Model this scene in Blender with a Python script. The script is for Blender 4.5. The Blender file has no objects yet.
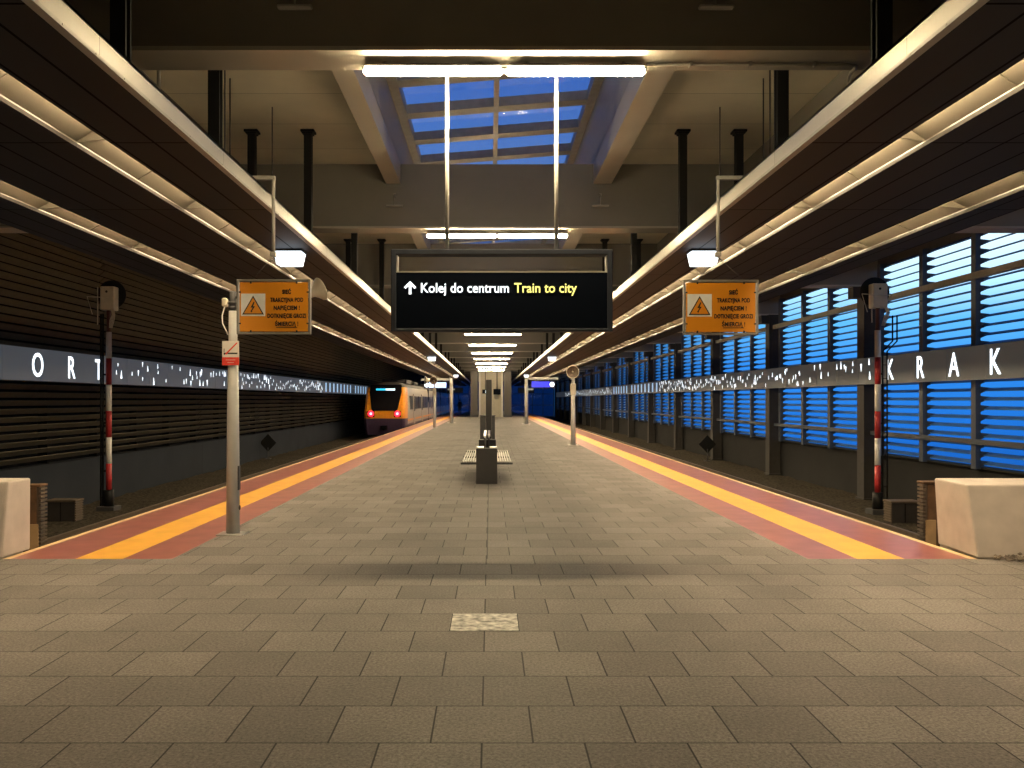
import bpy, math, random
from mathutils import Vector, Matrix
C = bpy.context.scene.collection
SC = bpy.context.scene
PI = math.pi
R = math.radians
random.seed(7)

# ------------------------------------------------------------------ materials
def newmat(name):
    m = bpy.data.materials.new(name); m.use_nodes = True
    nt = m.node_tree
    for n in list(nt.nodes): nt.nodes.remove(n)
    out = nt.nodes.new('ShaderNodeOutputMaterial')
    return m, nt, out

def mat(name, col, rough=.6, metal=0., var=.12, scale=8., spec=.5, bump=0., bscale=60., coat=0.):
    """principled material whose tone wanders a little with noise"""
    m, nt, out = newmat(name)
    b = nt.nodes.new('ShaderNodeBsdfPrincipled')
    b.inputs['Roughness'].default_value = rough
    b.inputs['Metallic'].default_value = metal
    b.inputs['Specular IOR Level'].default_value = spec
    b.inputs['Coat Weight'].default_value = coat
    tc = nt.nodes.new('ShaderNodeTexCoord')
    no = nt.nodes.new('ShaderNodeTexNoise'); no.inputs['Scale'].default_value = scale
    no.inputs['Detail'].default_value = 5
    nt.links.new(tc.outputs['Object'], no.inputs['Vector'])
    rp = nt.nodes.new('ShaderNodeValToRGB')
    rp.color_ramp.elements[0].position = .3; rp.color_ramp.elements[1].position = .7
    rp.color_ramp.elements[0].color = tuple(c*(1-var) for c in col)+(1,)
    rp.color_ramp.elements[1].color = tuple(min(1, c*(1+var)) for c in col)+(1,)
    nt.links.new(no.outputs['Fac'], rp.inputs['Fac'])
    nt.links.new(rp.outputs['Color'], b.inputs['Base Color'])
    if bump:
        n2 = nt.nodes.new('ShaderNodeTexNoise'); n2.inputs['Scale'].default_value = bscale
        nt.links.new(tc.outputs['Object'], n2.inputs['Vector'])
        bp = nt.nodes.new('ShaderNodeBump'); bp.inputs['Strength'].default_value = bump
        bp.inputs['Distance'].default_value = .02
        nt.links.new(n2.outputs['Fac'], bp.inputs['Height'])
        nt.links.new(bp.outputs['Normal'], b.inputs['Normal'])
    nt.links.new(b.outputs['BSDF'], out.inputs['Surface'])
    return m

def emit(name, col, strength, base=None):
    m, nt, out = newmat(name)
    b = nt.nodes.new('ShaderNodeBsdfPrincipled')
    b.inputs['Base Color'].default_value = (base or col)+(1,)
    b.inputs['Roughness'].default_value = .4
    b.inputs['Emission Color'].default_value = col+(1,)
    b.inputs['Emission Strength'].default_value = strength
    nt.links.new(b.outputs['BSDF'], out.inputs['Surface'])
    return m

def glassmat(name, tint, gloss=.12):
    m, nt, out = newmat(name)
    t = nt.nodes.new('ShaderNodeBsdfTransparent'); t.inputs['Color'].default_value = tint+(1,)
    g = nt.nodes.new('ShaderNodeBsdfGlossy'); g.inputs['Roughness'].default_value = .04
    g.inputs['Color'].default_value = (.9, .95, 1, 1)
    lw_ = nt.nodes.new('ShaderNodeLayerWeight'); lw_.inputs['Blend'].default_value = .5
    pw = nt.nodes.new('ShaderNodeMath'); pw.operation = 'POWER'; pw.inputs[1].default_value = 5
    nt.links.new(lw_.outputs['Facing'], pw.inputs[0])
    fr = nt.nodes.new('ShaderNodeMath'); fr.operation = 'MULTIPLY_ADD'; fr.inputs[1].default_value = .6; fr.inputs[2].default_value = .04
    nt.links.new(pw.outputs[0], fr.inputs[0])
    mx = nt.nodes.new('ShaderNodeMixShader')
    nt.links.new(fr.outputs[0], mx.inputs['Fac'])
    nt.links.new(t.outputs[0], mx.inputs[1]); nt.links.new(g.outputs[0], mx.inputs[2])
    nt.links.new(mx.outputs[0], out.inputs['Surface'])
    return m

def paver_mat():
    m, nt, out = newmat('paving')
    N = nt.nodes.new; L = nt.links.new
    b = N('ShaderNodeBsdfPrincipled')
    tc = N('ShaderNodeTexCoord')
    mp = N('ShaderNodeMapping'); mp.inputs['Location'].default_value = (.04, -.139, 0)
    L(tc.outputs['Object'], mp.inputs['Vector'])
    br = N('ShaderNodeTexBrick')
    br.offset = .5; br.offset_frequency = 2; br.squash = 1
    br.inputs['Scale'].default_value = 1
    br.inputs['Brick Width'].default_value = .5; br.inputs['Row Height'].default_value = .5
    br.inputs['Mortar Size'].default_value = .0052; br.inputs['Mortar Smooth'].default_value = .2
    br.inputs['Color1'].default_value = (.235, .212, .192, 1)
    br.inputs['Color2'].default_value = (.168, .150, .136, 1)
    br.inputs['Mortar'].default_value = (.02, .017, .015, 1)
    L(mp.outputs[0], br.inputs['Vector'])
    # speckle of the aggregate
    n1 = N('ShaderNodeTexNoise'); n1.inputs['Scale'].default_value = 55; n1.inputs['Detail'].default_value = 6; n1.inputs['Roughness'].default_value = .8
    L(tc.outputs['Object'], n1.inputs['Vector'])
    r1 = N('ShaderNodeMapRange'); r1.inputs['From Min'].default_value = .35; r1.inputs['From Max'].default_value = .65
    r1.inputs['To Min'].default_value = .45; r1.inputs['To Max'].default_value = 1.55
    L(n1.outputs['Fac'], r1.inputs['Value'])
    # wear and dirt
    n2 = N('ShaderNodeTexNoise'); n2.inputs['Scale'].default_value = 1.1; n2.inputs['Detail'].default_value = 7
    n2.inputs['Roughness'].default_value = .65
    L(tc.outputs['Object'], n2.inputs['Vector'])
    r2 = N('ShaderNodeMapRange'); r2.inputs['From Min'].default_value = .3; r2.inputs['From Max'].default_value = .7
    r2.inputs['To Min'].default_value = .8; r2.inputs['To Max'].default_value = 1.16
    L(n2.outputs['Fac'], r2.inputs['Value'])
    mu = N('ShaderNodeMath'); mu.operation = 'MULTIPLY'
    L(r1.outputs[0], mu.inputs[0]); L(r2.outputs[0], mu.inputs[1])
    # the straight joint along the middle of the platform
    sx = N('ShaderNodeSeparateXYZ'); L(tc.outputs['Object'], sx.inputs[0])
    ad = N('ShaderNodeMath'); ad.operation = 'ADD'; ad.inputs[1].default_value = .03; L(sx.outputs['X'], ad.inputs[0])
    ab = N('ShaderNodeMath'); ab.operation = 'ABSOLUTE'; L(ad.outputs[0], ab.inputs[0])
    gt = N('ShaderNodeMath'); gt.operation = 'GREATER_THAN'; gt.inputs[1].default_value = .007; L(ab.outputs[0], gt.inputs[0])
    ly = N('ShaderNodeMath'); ly.operation = 'LESS_THAN'; ly.inputs[1].default_value = 8.93; L(sx.outputs['Y'], ly.inputs[0])
    mxm = N('ShaderNodeMath'); mxm.operation = 'MAXIMUM'; L(gt.outputs[0], mxm.inputs[0]); L(ly.outputs[0], mxm.inputs[1])
    mr = N('ShaderNodeMapRange'); mr.inputs['To Min'].default_value = .35; L(mxm.outputs[0], mr.inputs['Value'])
    m2 = N('ShaderNodeMath'); m2.operation = 'MULTIPLY'; L(mu.outputs[0], m2.inputs[0]); L(mr.outputs[0], m2.inputs[1])
    vm = N('ShaderNodeVectorMath'); vm.operation = 'SCALE'
    L(br.outputs['Color'], vm.inputs[0]); L(m2.outputs[0], vm.inputs['Scale'])
    L(vm.outputs[0], b.inputs['Base Color'])
    rr = N('ShaderNodeMapRange'); rr.inputs['To Min'].default_value = .62; rr.inputs['To Max'].default_value = .85
    L(n2.outputs['Fac'], rr.inputs['Value']); L(rr.outputs[0], b.inputs['Roughness'])
    bp = N('ShaderNodeBump'); bp.inputs['Strength'].default_value = .35; bp.inputs['Distance'].default_value = .004
    sb = N('ShaderNodeMath'); sb.operation = 'SUBTRACT'; L(n1.outputs['Fac'], sb.inputs[0]); L(br.outputs['Fac'], sb.inputs[1])
    L(sb.outputs[0], bp.inputs['Height']); L(bp.outputs[0], b.inputs['Normal'])
    L(b.outputs[0], out.inputs['Surface'])
    return m

def panel_mat(name, col, rough, bw, rh, off, loc=(0, 0, 0), rot=(0, 0, 0), joint=.35, mortar=.006, spec=.4, metal=0):
    """large panels with dark joints"""
    m, nt, out = newmat(name)
    N = nt.nodes.new; L = nt.links.new
    b = N('ShaderNodeBsdfPrincipled'); b.inputs['Roughness'].default_value = rough
    b.inputs['Specular IOR Level'].default_value = spec; b.inputs['Metallic'].default_value = metal
    tc = N('ShaderNodeTexCoord'); mp = N('ShaderNodeMapping')
    mp.inputs['Location'].default_value = loc; mp.inputs['Rotation'].default_value = rot
    L(tc.outputs['Object'], mp.inputs['Vector'])
    br = N('ShaderNodeTexBrick'); br.offset = off
    br.inputs['Scale'].default_value = 1
    br.inputs['Brick Width'].default_value = bw; br.inputs['Row Height'].default_value = rh
    br.inputs['Mortar Size'].default_value = mortar; br.inputs['Mortar Smooth'].default_value = .1
    br.inputs['Color1'].default_value = col+(1,)
    br.inputs['Color2'].default_value = tuple(c*.9 for c in col)+(1,)
    br.inputs['Mortar'].default_value = tuple(c*joint for c in col)+(1,)
    sp = N('ShaderNodeMapRange'); sp.inputs['To Min'].default_value = spec; sp.inputs['To Max'].default_value = .02
    L(br.outputs['Fac'], sp.inputs['Value']); L(sp.outputs[0], b.inputs['Specular IOR Level'])
    L(mp.outputs[0], br.inputs['Vector'])
    no = N('ShaderNodeTexNoise'); no.inputs['Scale'].default_value = .9; no.inputs['Detail'].default_value = 5
    L(tc.outputs['Object'], no.inputs['Vector'])
    mr = N('ShaderNodeMapRange'); mr.inputs['From Min'].default_value = .3; mr.inputs['From Max'].default_value = .7
    mr.inputs['To Min'].default_value = .88; mr.inputs['To Max'].default_value = 1.1
    L(no.outputs['Fac'], mr.inputs['Value'])
    vm = N('ShaderNodeVectorMath'); vm.operation = 'SCALE'
    L(br.outputs['Color'], vm.inputs[0]); L(mr.outputs[0], vm.inputs['Scale'])
    L(vm.outputs[0], b.inputs['Base Color']); L(b.outputs[0], out.inputs['Surface'])
    return m

M = {}
M['paving'] = paver_mat()
M['red'] = mat('red_rubber', (.37, .135, .11), .33, var=.16, scale=3)
M['yellow'] = mat('yellow_strip', (.93, .49, .065), .4, var=.08, scale=3)
M['edge'] = mat('edge_line', (.85, .62, .34), .5, var=.1)
M['concrete'] = mat('concrete', (.62, .55, .49), .8, var=.1, scale=4, bump=.15)
M['platform_side'] = mat('platform_side', (.2, .19, .18), .85)
M['ballast'] = mat('ballast', (.055, .048, .036), .95, spec=.05, var=.6, scale=14, bump=1., bscale=18)
M['ceiling'] = panel_mat('ceiling_sheet', (.80, .74, .57), .7, 40, 1.2, 0, loc=(20, -.1, 0), joint=.6, mortar=.008)
M['flange'] = mat('flange_bounce_tone', (.46, .43, .36), .4, var=.06, scale=1.5)  # lighter than the beam web: floor bounce on undersides put into the colour
M['beam'] = mat('beam_paint', (.21, .20, .175), .45, var=.06, scale=1.5)
for _n, _l in (('left', .14), ('right', .02)):
    M['soffit_'+_n] = panel_mat('soffit_panel', (.0125, .0145, .019), .55, 2.4, .32, 0, loc=(2.04, _l, 0), rot=(0, 0, R(90)), joint=.06, mortar=.011, spec=.16)
M['fascia'] = panel_mat('fascia_sheet', (.56, .54, .49), .33, 2.4, 4, 0, loc=(-2.04, 0, 0), rot=(0, 0, R(90)), joint=.5, mortar=.004, metal=.5)
M['trough'] = mat('trough_paint', (.062, .054, .040), .45, var=.06, scale=2)
M['black_steel'] = mat('black_steel', (.010, .010, .010), .6, spec=.2)
M['dark_steel'] = mat('dark_steel', (.05, .05, .052), .5)
M['grey_paint'] = mat('grey_paint', (.40, .38, .34), .45, var=.06)
M['pole_paint'] = mat('pole_paint', (.52, .52, .50), .4, var=.05)
M['steel'] = mat('brushed_steel', (.55, .54, .52), .3, metal=.9, var=.08)
M['white'] = mat('white_paint', (.75, .73, .68), .5, var=.05)
M['cream'] = mat('cream_paint', (.55, .50, .40), .5, var=.08)
M['orange'] = mat('orange_board', (.56, .205, .006), .45, var=.06, scale=3)
M['ink'] = mat('black_ink', (.01, .008, .008), .6)
M['red_paint'] = mat('red_paint', (.42, .03, .03), .5)
M['sign_red'] = mat('sign_red', (.75, .06, .04), .5)
M['sign_black'] = mat('sign_black', (.003, .005, .010), .6, var=.05, spec=.04)
M['sign_frame'] = mat('sign_frame', (.026, .030, .042), .6, var=.05, spec=.2)
def louvre():
    m, nt, out = newmat('louvre_glass')
    d = nt.nodes.new('ShaderNodeBsdfPrincipled'); d.inputs['Base Color'].default_value = (.16,.30,.48,1); d.inputs['Roughness'].default_value = .3
    t = nt.nodes.new('ShaderNodeBsdfTranslucent'); t.inputs['Color'].default_value = (.35,.62,.85,1)
    x = nt.nodes.new('ShaderNodeMixShader'); x.inputs[0].default_value = .6
    nt.links.new(d.outputs[0], x.inputs[1]); nt.links.new(t.outputs[0], x.inputs[2]); nt.links.new(x.outputs[0], out.inputs['Surface'])
    return m
M['blade'] = louvre()
M['mullion'] = mat('mullion_metal', (.06, .075, .10), .5, var=.08)
M['column'] = mat('column_paint', (.05, .047, .045), .6, var=.08, spec=.2)
M['rail_beam'] = mat('rail_beam', (.22, .20, .17), .5)
M['panel'] = panel_mat('low_wall_panel', (.030, .030, .030), .8, 7.2, 4, 0, loc=(0, 0, 0), rot=(0, 0, R(90)), mortar=.01, spec=.08)
M['panel_left'] = panel_mat('concrete_low_wall', (.030, .035, .044), .8, 7.2, 4, 0, loc=(0, 0, 0), rot=(0, 0, R(90)), mortar=.01, spec=.08)
M['slat'] = mat('slat_metal', (.115, .099, .070), .7, var=.1, spec=.1)
M['dark_back'] = mat('dark_backing', (.008, .008, .009), .9, spec=.02)
M['band'] = emit('band_panel', (.10, .125, .15), .35, base=(.16, .17, .175))
M['band_right'] = emit('band_panel_dim', (.10, .115, .12), .22, base=(.15, .16, .16))
M['led'] = emit('led_white', (.85, .93, 1.), 2.2)
M['led_blue'] = emit('led_blue_white', (.45, .68, 1.), .8)
M['tube'] = emit('warm_tube', (1., .79, .47), 225.)
M['cool'] = emit('cool_lamp', (.82, .90, 1.), 2.2)
M['trough_right'] = emit('trough_tube_bright', (1., .76, .46), 230.)
M['trough_left'] = emit('trough_tube_dim', (1., .76, .46), 155.)
M['sign_white'] = emit('sign_white', (.85, .93, 1.), 1.5)
M['sign_yellow'] = emit('sign_yellow', (.95, .92, .28), 1.0)
M['brown'] = mat('rusty_brown', (.13, .07, .033), .8, var=.4, scale=6)
M['ridge'] = mat('ridged_steel', (.11,.08,.055), .6)
M['cab'] = mat('dark_box', (.035,.03,.027), .6)
M['clad'] = mat('grey_cladding', (.08,.072,.068), .35, metal=.3)
M['seat'] = mat('seat_steel', (.30,.28,.24), .4, metal=.6)
M['throat'] = mat('shaded_throat', (.10,.07,.05), .5)
M['lip'] = mat('added_spill_lip', (.016,.014,.012), .7, spec=.1)
M['board_frame'] = mat('board_frame', (.17,.16,.145), .5)
M['rail'] = mat('rail_steel', (.22, .17, .13), .5, metal=.6)
M['bench'] = mat('bench_anthracite', (.042, .04, .04), .5, var=.06)
M['pale'] = mat('worn_paver', (.46, .44, .40), .6, var=.75, scale=16)
M['pebble'] = mat('pebble', (.22, .18, .14), .8, var=.6, scale=12)
M['glass'] = glassmat('roof_glass', (.94, .97, 1.))
M['end_glass'] = glassmat('end_glass', (.55, .7, .95))
M['t_silver'] = mat('train_silver', (.42, .38, .32), .4, metal=.25)
M['t_orange'] = mat('train_orange', (.80, .30, .015), .35)
M['t_purple'] = mat('train_purple', (.05, .03, .065), .35)
M['t_black'] = mat('train_black', (.006, .006, .008), .25, spec=.15)
M['t_glass'] = mat('train_window', (.035, .037, .033), .3, spec=.15)
M['t_roof'] = mat('train_roof', (.05, .05, .05), .6)
M['t_red'] = emit('tail_red', (1., .015, .03), 4.5)
M['t_redhot'] = emit('tail_core', (1., .16, .2), 7.)
M['cyan'] = emit('display_cyan', (.03, .55, .9), 1.2)
M['disp_white'] = emit('display_white', (.75, .9, 1.), 1.5)
M['blue_led'] = emit('display_blue', (.02, .03, .85), 1.0)
M['blue_pale'] = emit('display_pale', (.45, .6, 1.), 1.6)
M['blue_dark'] = mat('display_case', (.01, .012, .06), .4)
M['jacket'] = mat('jacket', (.012, .013, .018), .8)
M['trousers'] = mat('trousers', (.02, .022, .035), .8)
M['skin'] = mat('skin', (.45, .27, .19), .5)
M['hair'] = mat('hair', (.02, .013, .01), .6)

# ------------------------------------------------------------------ mesh builder
class MB:
    def __init__(s): s.v = []; s.f = []; s.sm = []; s.mi = []
    def face(s, idx, smooth=False, mi=0): s.f.append(idx); s.sm.append(smooth); s.mi.append(mi)
    def box(s, x0, x1, y0, y1, z0, z1, mi=0):
        n = len(s.v)
        s.v += [(x0,y0,z0),(x1,y0,z0),(x1,y1,z0),(x0,y1,z0),(x0,y0,z1),(x1,y0,z1),(x1,y1,z1),(x0,y1,z1)]
        for q in ((0,3,2,1),(4,5,6,7),(0,1,5,4),(1,2,6,5),(2,3,7,6),(3,0,4,7)): s.face([n+i for i in q], False, mi)
        return s
    def bevbox(s, x0, x1, y0, y1, z0, z1, b=.01, mi=0):
        """box with chamfered edges"""
        n = len(s.v); xs=(x0,x1); ys=(y0,y1); zs=(z0,z1)
        idx = {}
        for i in (0,1):
            for j in (0,1):
                for k in (0,1):
                    sx = b if i==0 else -b; sy = b if j==0 else -b; sz = b if k==0 else -b
                    idx[i,j,k,'x'] = len(s.v); s.v.append((xs[i], ys[j]+sy, zs[k]+sz))
                    idx[i,j,k,'y'] = len(s.v); s.v.append((xs[i]+sx, ys[j], zs[k]+sz))
                    idx[i,j,k,'z'] = len(s.v); s.v.append((xs[i]+sx, ys[j]+sy, zs[k]))
        def q(l): s.face([idx[a] for a in l], False, mi)
        q([(0,0,0,'x'),(0,0,1,'x'),(0,1,1,'x'),(0,1,0,'x')]); q([(1,0,0,'x'),(1,1,0,'x'),(1,1,1,'x'),(1,0,1,'x')])
        q([(0,0,0,'y'),(1,0,0,'y'),(1,0,1,'y'),(0,0,1,'y')]); q([(0,1,0,'y'),(0,1,1,'y'),(1,1,1,'y'),(1,1,0,'y')])
        q([(0,0,0,'z'),(0,1,0,'z'),(1,1,0,'z'),(1,0,0,'z')]); q([(0,0,1,'z'),(1,0,1,'z'),(1,1,1,'z'),(0,1,1,'z')])
        for j in (0,1):
            for k in (0,1):
                l = [(0,j,k,'y'),(0,j,k,'z'),(1,j,k,'z'),(1,j,k,'y')]; q(l if (j+k)%2==0 else l[::-1])
        for i in (0,1):
            for k in (0,1):
                l = [(i,0,k,'z'),(i,0,k,'x'),(i,1,k,'x'),(i,1,k,'z')]; q(l if (i+k)%2==0 else l[::-1])
            for j in (0,1):
                l = [(i,j,0,'x'),(i,j,0,'y'),(i,j,1,'y'),(i,j,1,'x')]; q(l if (i+j)%2==0 else l[::-1])
        for i in (0,1):
            for j in (0,1):
                for k in (0,1):
                    l = [(i,j,k,'x'),(i,j,k,'y'),(i,j,k,'z')]; q(l if (i+j+k)%2==0 else l[::-1])
        return s
    def prism(s, pts, axis, a, b, mi=0):
        """polygon pts extruded along axis from a to b; pts are the other two coords in xyz order"""
        def P(p, t):
            return {'x': (t,p[0],p[1]), 'y': (p[0],t,p[1]), 'z': (p[0],p[1],t)}[axis]
        n = len(s.v); k = len(pts)
        s.v += [P(p,a) for p in pts] + [P(p,b) for p in pts]
        s.face([n+i for i in range(k)][::-1], False, mi); s.face([n+k+i for i in range(k)], False, mi)
        for i in range(k): j=(i+1)%k; s.face([n+i,n+j,n+k+j,n+k+i], False, mi)
        return s
    def tube(s, path, r, seg=10, mi=0, caps=True, smooth=True):
        path = [Vector(p) for p in path]
        rs = r if isinstance(r, (list, tuple)) else [r]*len(path)
        rings = []
        up = None
        for i, p in enumerate(path):
            d = (path[min(i+1,len(path)-1)]-path[max(i-1,0)]).normalized()
            if up is None:
                up = Vector((0,0,1)) if abs(d.z) < .9 else Vector((0,1,0))
            a = d.cross(up)
            if a.length < 1e-4: a = d.cross(Vector((1,0,0)))
            a.normalize(); b = a.cross(d).normalized(); up = b
            ring = []
            for k in range(seg):
                t = 2*PI*k/seg
                ring.append(len(s.v)); s.v.append(tuple(p + a*(math.cos(t)*rs[i]) + b*(math.sin(t)*rs[i])))
            rings.append(ring)
        for i in range(len(rings)-1):
            for k in range(seg):
                j = (k+1)%seg
                s.face([rings[i][k], rings[i][j], rings[i+1][j], rings[i+1][k]], smooth, mi)
        if caps: s.face(rings[0][::-1], False, mi); s.face(rings[-1], False, mi)
        return s
    def build(s, name, material, parent=None, loc=None):
        me = bpy.data.meshes.new(name); me.from_pydata([tuple(v) for v in s.v], [], s.f); me.update()
        me.polygons.foreach_set('use_smooth', s.sm)
        ms = material if isinstance(material, (list, tuple)) else [material]
        for mm in ms: me.materials.append(mm)
        me.polygons.foreach_set('material_index', s.mi)
        import bmesh
        bm = bmesh.new(); bm.from_mesh(me); bmesh.ops.recalc_face_normals(bm, faces=bm.faces); bm.to_mesh(me); bm.free()
        o = bpy.data.objects.new(name, me); C.objects.link(o)
        if parent: o.parent = parent
        if loc: o.location = loc
        return o

def tag(o, label=None, cat=None, group=None, kind=None):
    if label: o['label'] = label
    if cat: o['category'] = cat
    if group: o['group'] = group
    if kind: o['kind'] = kind
    return o
def thing(name, label, cat, loc=(0,0,0), group=None, kind=None, rz=0):
    o = bpy.data.objects.new(name, None); C.objects.link(o); o.location = loc; o.rotation_euler = (0,0,rz)
    o.empty_display_size = .1
    return tag(o, label, cat, group, kind)
def copy_tree(o, parent=None):
    c = o.copy(); C.objects.link(c)
    c.parent = parent
    for ch in [x for x in SC.objects if x.parent == o]:
        copy_tree(ch, c)
    return c
def text(name, body, size, loc, rot, material, parent, align='LEFT', bold=0., sx=1., ext=.002, spacing=1.):
    cu = bpy.data.curves.new(name, 'FONT'); cu.body = body; cu.size = size; cu.align_x = align
    cu.offset = bold; cu.extrude = ext; cu.space_character = spacing; cu.resolution_u = 4
    cu.materials.append(material)
    tmp = bpy.data.objects.new(name, cu); C.objects.link(tmp)
    me = bpy.data.meshes.new_from_object(tmp.evaluated_get(bpy.context.evaluated_depsgraph_get()))
    bpy.data.objects.remove(tmp); bpy.data.curves.remove(cu)
    me.name = name
    o = bpy.data.objects.new(name, me); C.objects.link(o); o.location = loc; o.rotation_euler = rot; o.scale = (sx, 1, 1)
    if not me.materials: me.materials.append(material)
    o.parent = parent
    return o
ORD = ['first','second','third','fourth','fifth','sixth','seventh','eighth','ninth','tenth','eleventh','twelfth',
       'thirteenth','fourteenth','fifteenth','sixteenth','seventeenth','eighteenth','nineteenth','twentieth']
def ordn(i): return ORD[i]

# ------------------------------------------------------------------ dimensions
EDGE = 5.12; YF = 8.93; YEND = 130.; GROUND = -.85
CZ = 5.6; BZ = 4.53            # ceiling, underside of cross beams
SZ = 3.74; FZ = 3.90           # soffit, top of its fascia
OFF = .08                      # roof centre line
WX = 9.7
NB = 18                        # cross beams

# ------------------------------------------------------------------ floor and platform
f = MB()
f.box(-12, 12, -6, YF, -.95, 0)
f.box(-3.34, 3.34, YF, YEND, -.95, 0)
tag(f.build('floor', M['paving']), 'grey stone paved concourse and platform floor in half-bond square slabs', 'floor', kind='structure')
for sgn, side in ((-1,'left'), (1,'right')):
    def strip(name, x0, x1, m, label, z=0.):
        b = MB(); a0, a1 = sorted((sgn*x0, sgn*x1)); b.box(a0, a1, YF, YEND, -.95, z)
        return tag(b.build(name, m), label, 'platform marking', kind='structure')
    strip('floor_strip', 3.34, 3.86, M['red'], f'inner red strip along the {side} platform side, next to the grey paving')
    strip('floor_strip', 3.86, 4.36, M['yellow'], f'yellow safety strip along the {side} platform side')
    strip('floor_strip', 4.36, 5.04, M['red'], f'outer red strip along the {side} platform edge')
    strip('floor_strip', 5.04, EDGE, M['edge'], f'thin pale edge line of the {side} platform edge')
# worn pale slab let into the paving
tag(MB().box(-.288, .208, 6.143, 6.635, 0, .003).build('worn_slab', M['pale']), 'single pale worn paving slab in the middle of the foreground', 'paving slab')

# ------------------------------------------------------------------ track beds, rails
for sgn, side in ((-1,'left'), (1,'right')):
    g = MB()
    a0, a1 = sorted((sgn*EDGE, sgn*(WX+.6)))
    nx, ny = 10, 240
    n0 = len(g.v)
    rnd = random.Random(3+sgn)
    for j in range(ny+1):
        for i in range(nx+1):
            g.v.append((a0+(a1-a0)*i/nx, YF+(YEND-YF)*(j/ny)**1.6, GROUND + (rnd.random()-.5)*.07))
    for j in range(ny):
        for i in range(nx):
            g.face([n0+j*(nx+1)+i, n0+j*(nx+1)+i+1, n0+(j+1)*(nx+1)+i+1, n0+(j+1)*(nx+1)+i], True)
    tag(g.build('track_bed', M['ballast']), f'dark gravel track bed between the platform and the {side} wall', 'track bed', kind='structure')
    for k, xx in enumerate((6.05, 7.5)):
        r = MB()
        x = sgn*xx; y0, y1 = 12.2, YEND
        r.prism([(x-.07,GROUND+.02),(x+.07,GROUND+.02),(x+.07,GROUND+.04),(x+.012,GROUND+.06),(x+.012,GROUND+.13),(x+.035,GROUND+.14),(x+.035,GROUND+.17),
                 (x-.035,GROUND+.17),(x-.035,GROUND+.14),(x-.012,GROUND+.13),(x-.012,GROUND+.06),(x-.07,GROUND+.04)], 'y', y0, y1)
        tag(r.build('rail', M['rail']), f'steel rail of the {side} track, the one nearer the '+('platform' if k==0 else 'wall'), 'rail')

# ------------------------------------------------------------------ concrete end blocks
def hexa(mb, bot, top, mi=0):
    n = len(mb.v); mb.v += bot+top
    for q in ((0,3,2,1),(4,5,6,7),(0,1,5,4),(1,2,6,5),(2,3,7,6),(3,0,4,7)): mb.face([n+i for i in q], False, mi)
def bevel_mod(o, w=.02, seg=2):
    md = o.modifiers.new('soft edges', 'BEVEL'); md.width = w; md.segments = seg; md.limit_method = 'ANGLE'; md.angle_limit = R(35)
b = MB(); hexa(b, [(5.135,8.95,0),(8.6,8.95,0),(8.6,9.86,0),(5.195,9.86,0)], [(5.10,9.10,.765),(8.6,9.10,.765),(8.6,9.86,.765),(5.15,9.86,.765)])
b.box(5.2, 8.6, 8.96, 9.84, -.95, .01)
o = b.build('concrete_block', M['concrete']); bevel_mod(o)
tag(o, 'pale concrete end block with a slanted front at the right track end', 'concrete block')
b = MB(); hexa(b, [(-8.6,8.95,0),(-5.135,8.95,0),(-5.135,9.50,0),(-8.6,9.50,0)], [(-8.6,9.05,.80),(-5.13,9.05,.80),(-5.13,9.50,.80),(-8.6,9.50,.80)])
b.box(-8.6, -5.2, 8.96, 9.48, -.95, .01)
o = b.build('concrete_block', M['concrete']); bevel_mod(o)
tag(o, 'cream concrete end block at the left track end', 'concrete block')

# pebbles spilled against the right block
p = MB(); rnd = random.Random(5)
for i in range(150):
    x = 5.25+rnd.random()**.8*1.1; y = 8.90-rnd.random()*.13*(1 if x > 5.35 else .4); r = .012+rnd.random()*.018
    z = r*.6 + max(0, .06-(8.93-y)*.5)*rnd.random()
    n = len(p.v)
    ring = []
    for a, e in ((0,0),(1.05,0),(2.1,0),(3.14,0),(4.2,0),(5.2,0)):
        k = r*(.8+rnd.random()*.5); p.v.append((x+math.cos(a)*k, y+math.sin(a)*k, z+(rnd.random()-.5)*r*.4))
    p.v.append((x,y,z+r*.8)); p.v.append((x,y,z-r*.6))
    for k in range(6):
        j=(k+1)%6; p.face([n+k,n+j,n+6]); p.face([n+j,n+k,n+7])
tag(p.build('pebbles', M['pebble']), 'scattered brown pebbles lying along the foot of the right concrete block', 'pebbles', kind='stuff')

# ------------------------------------------------------------------ roof: ceiling, beams, skylights
SL, SR = -1.49, 1.72           # inner faces of the skylight shaft
c = MB()
c.box(-WX-.5, WX+.5, -6, 7.37, CZ, CZ+.2)
c.box(-WX-.5, SL-.3, 7.37, 131, CZ, CZ+.2); c.box(SR+.3, WX+.5, 7.37, 131, CZ, CZ+.2)
c.box(SL-.3, SR+.3, 86, 131, CZ, CZ+.2)
tag(c.build('ceiling', M['ceiling']), 'cream sheet metal roof ceiling above the beams', 'ceiling', kind='structure')
for k in range(-1, NB+1):
    y = 7.2*k
    if y < -6: continue
    yy0, yy1 = (y-.25, y+.17)
    bm_ = MB()
    xl = -WX-.1 if k <= 2 else -5.5
    bm_.box(xl, WX+.1, yy0+.02, yy1-.02, BZ+.03, CZ)
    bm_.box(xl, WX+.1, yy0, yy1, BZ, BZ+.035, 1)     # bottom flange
    tag(bm_.build('ceiling_beam', [M['beam'], M['flange']]), 'grey steel cross beam of the roof'+(f', {ordn(k-1)} one ahead' if k >= 1 else ', behind the camera'), 'beam', kind='structure')
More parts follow.
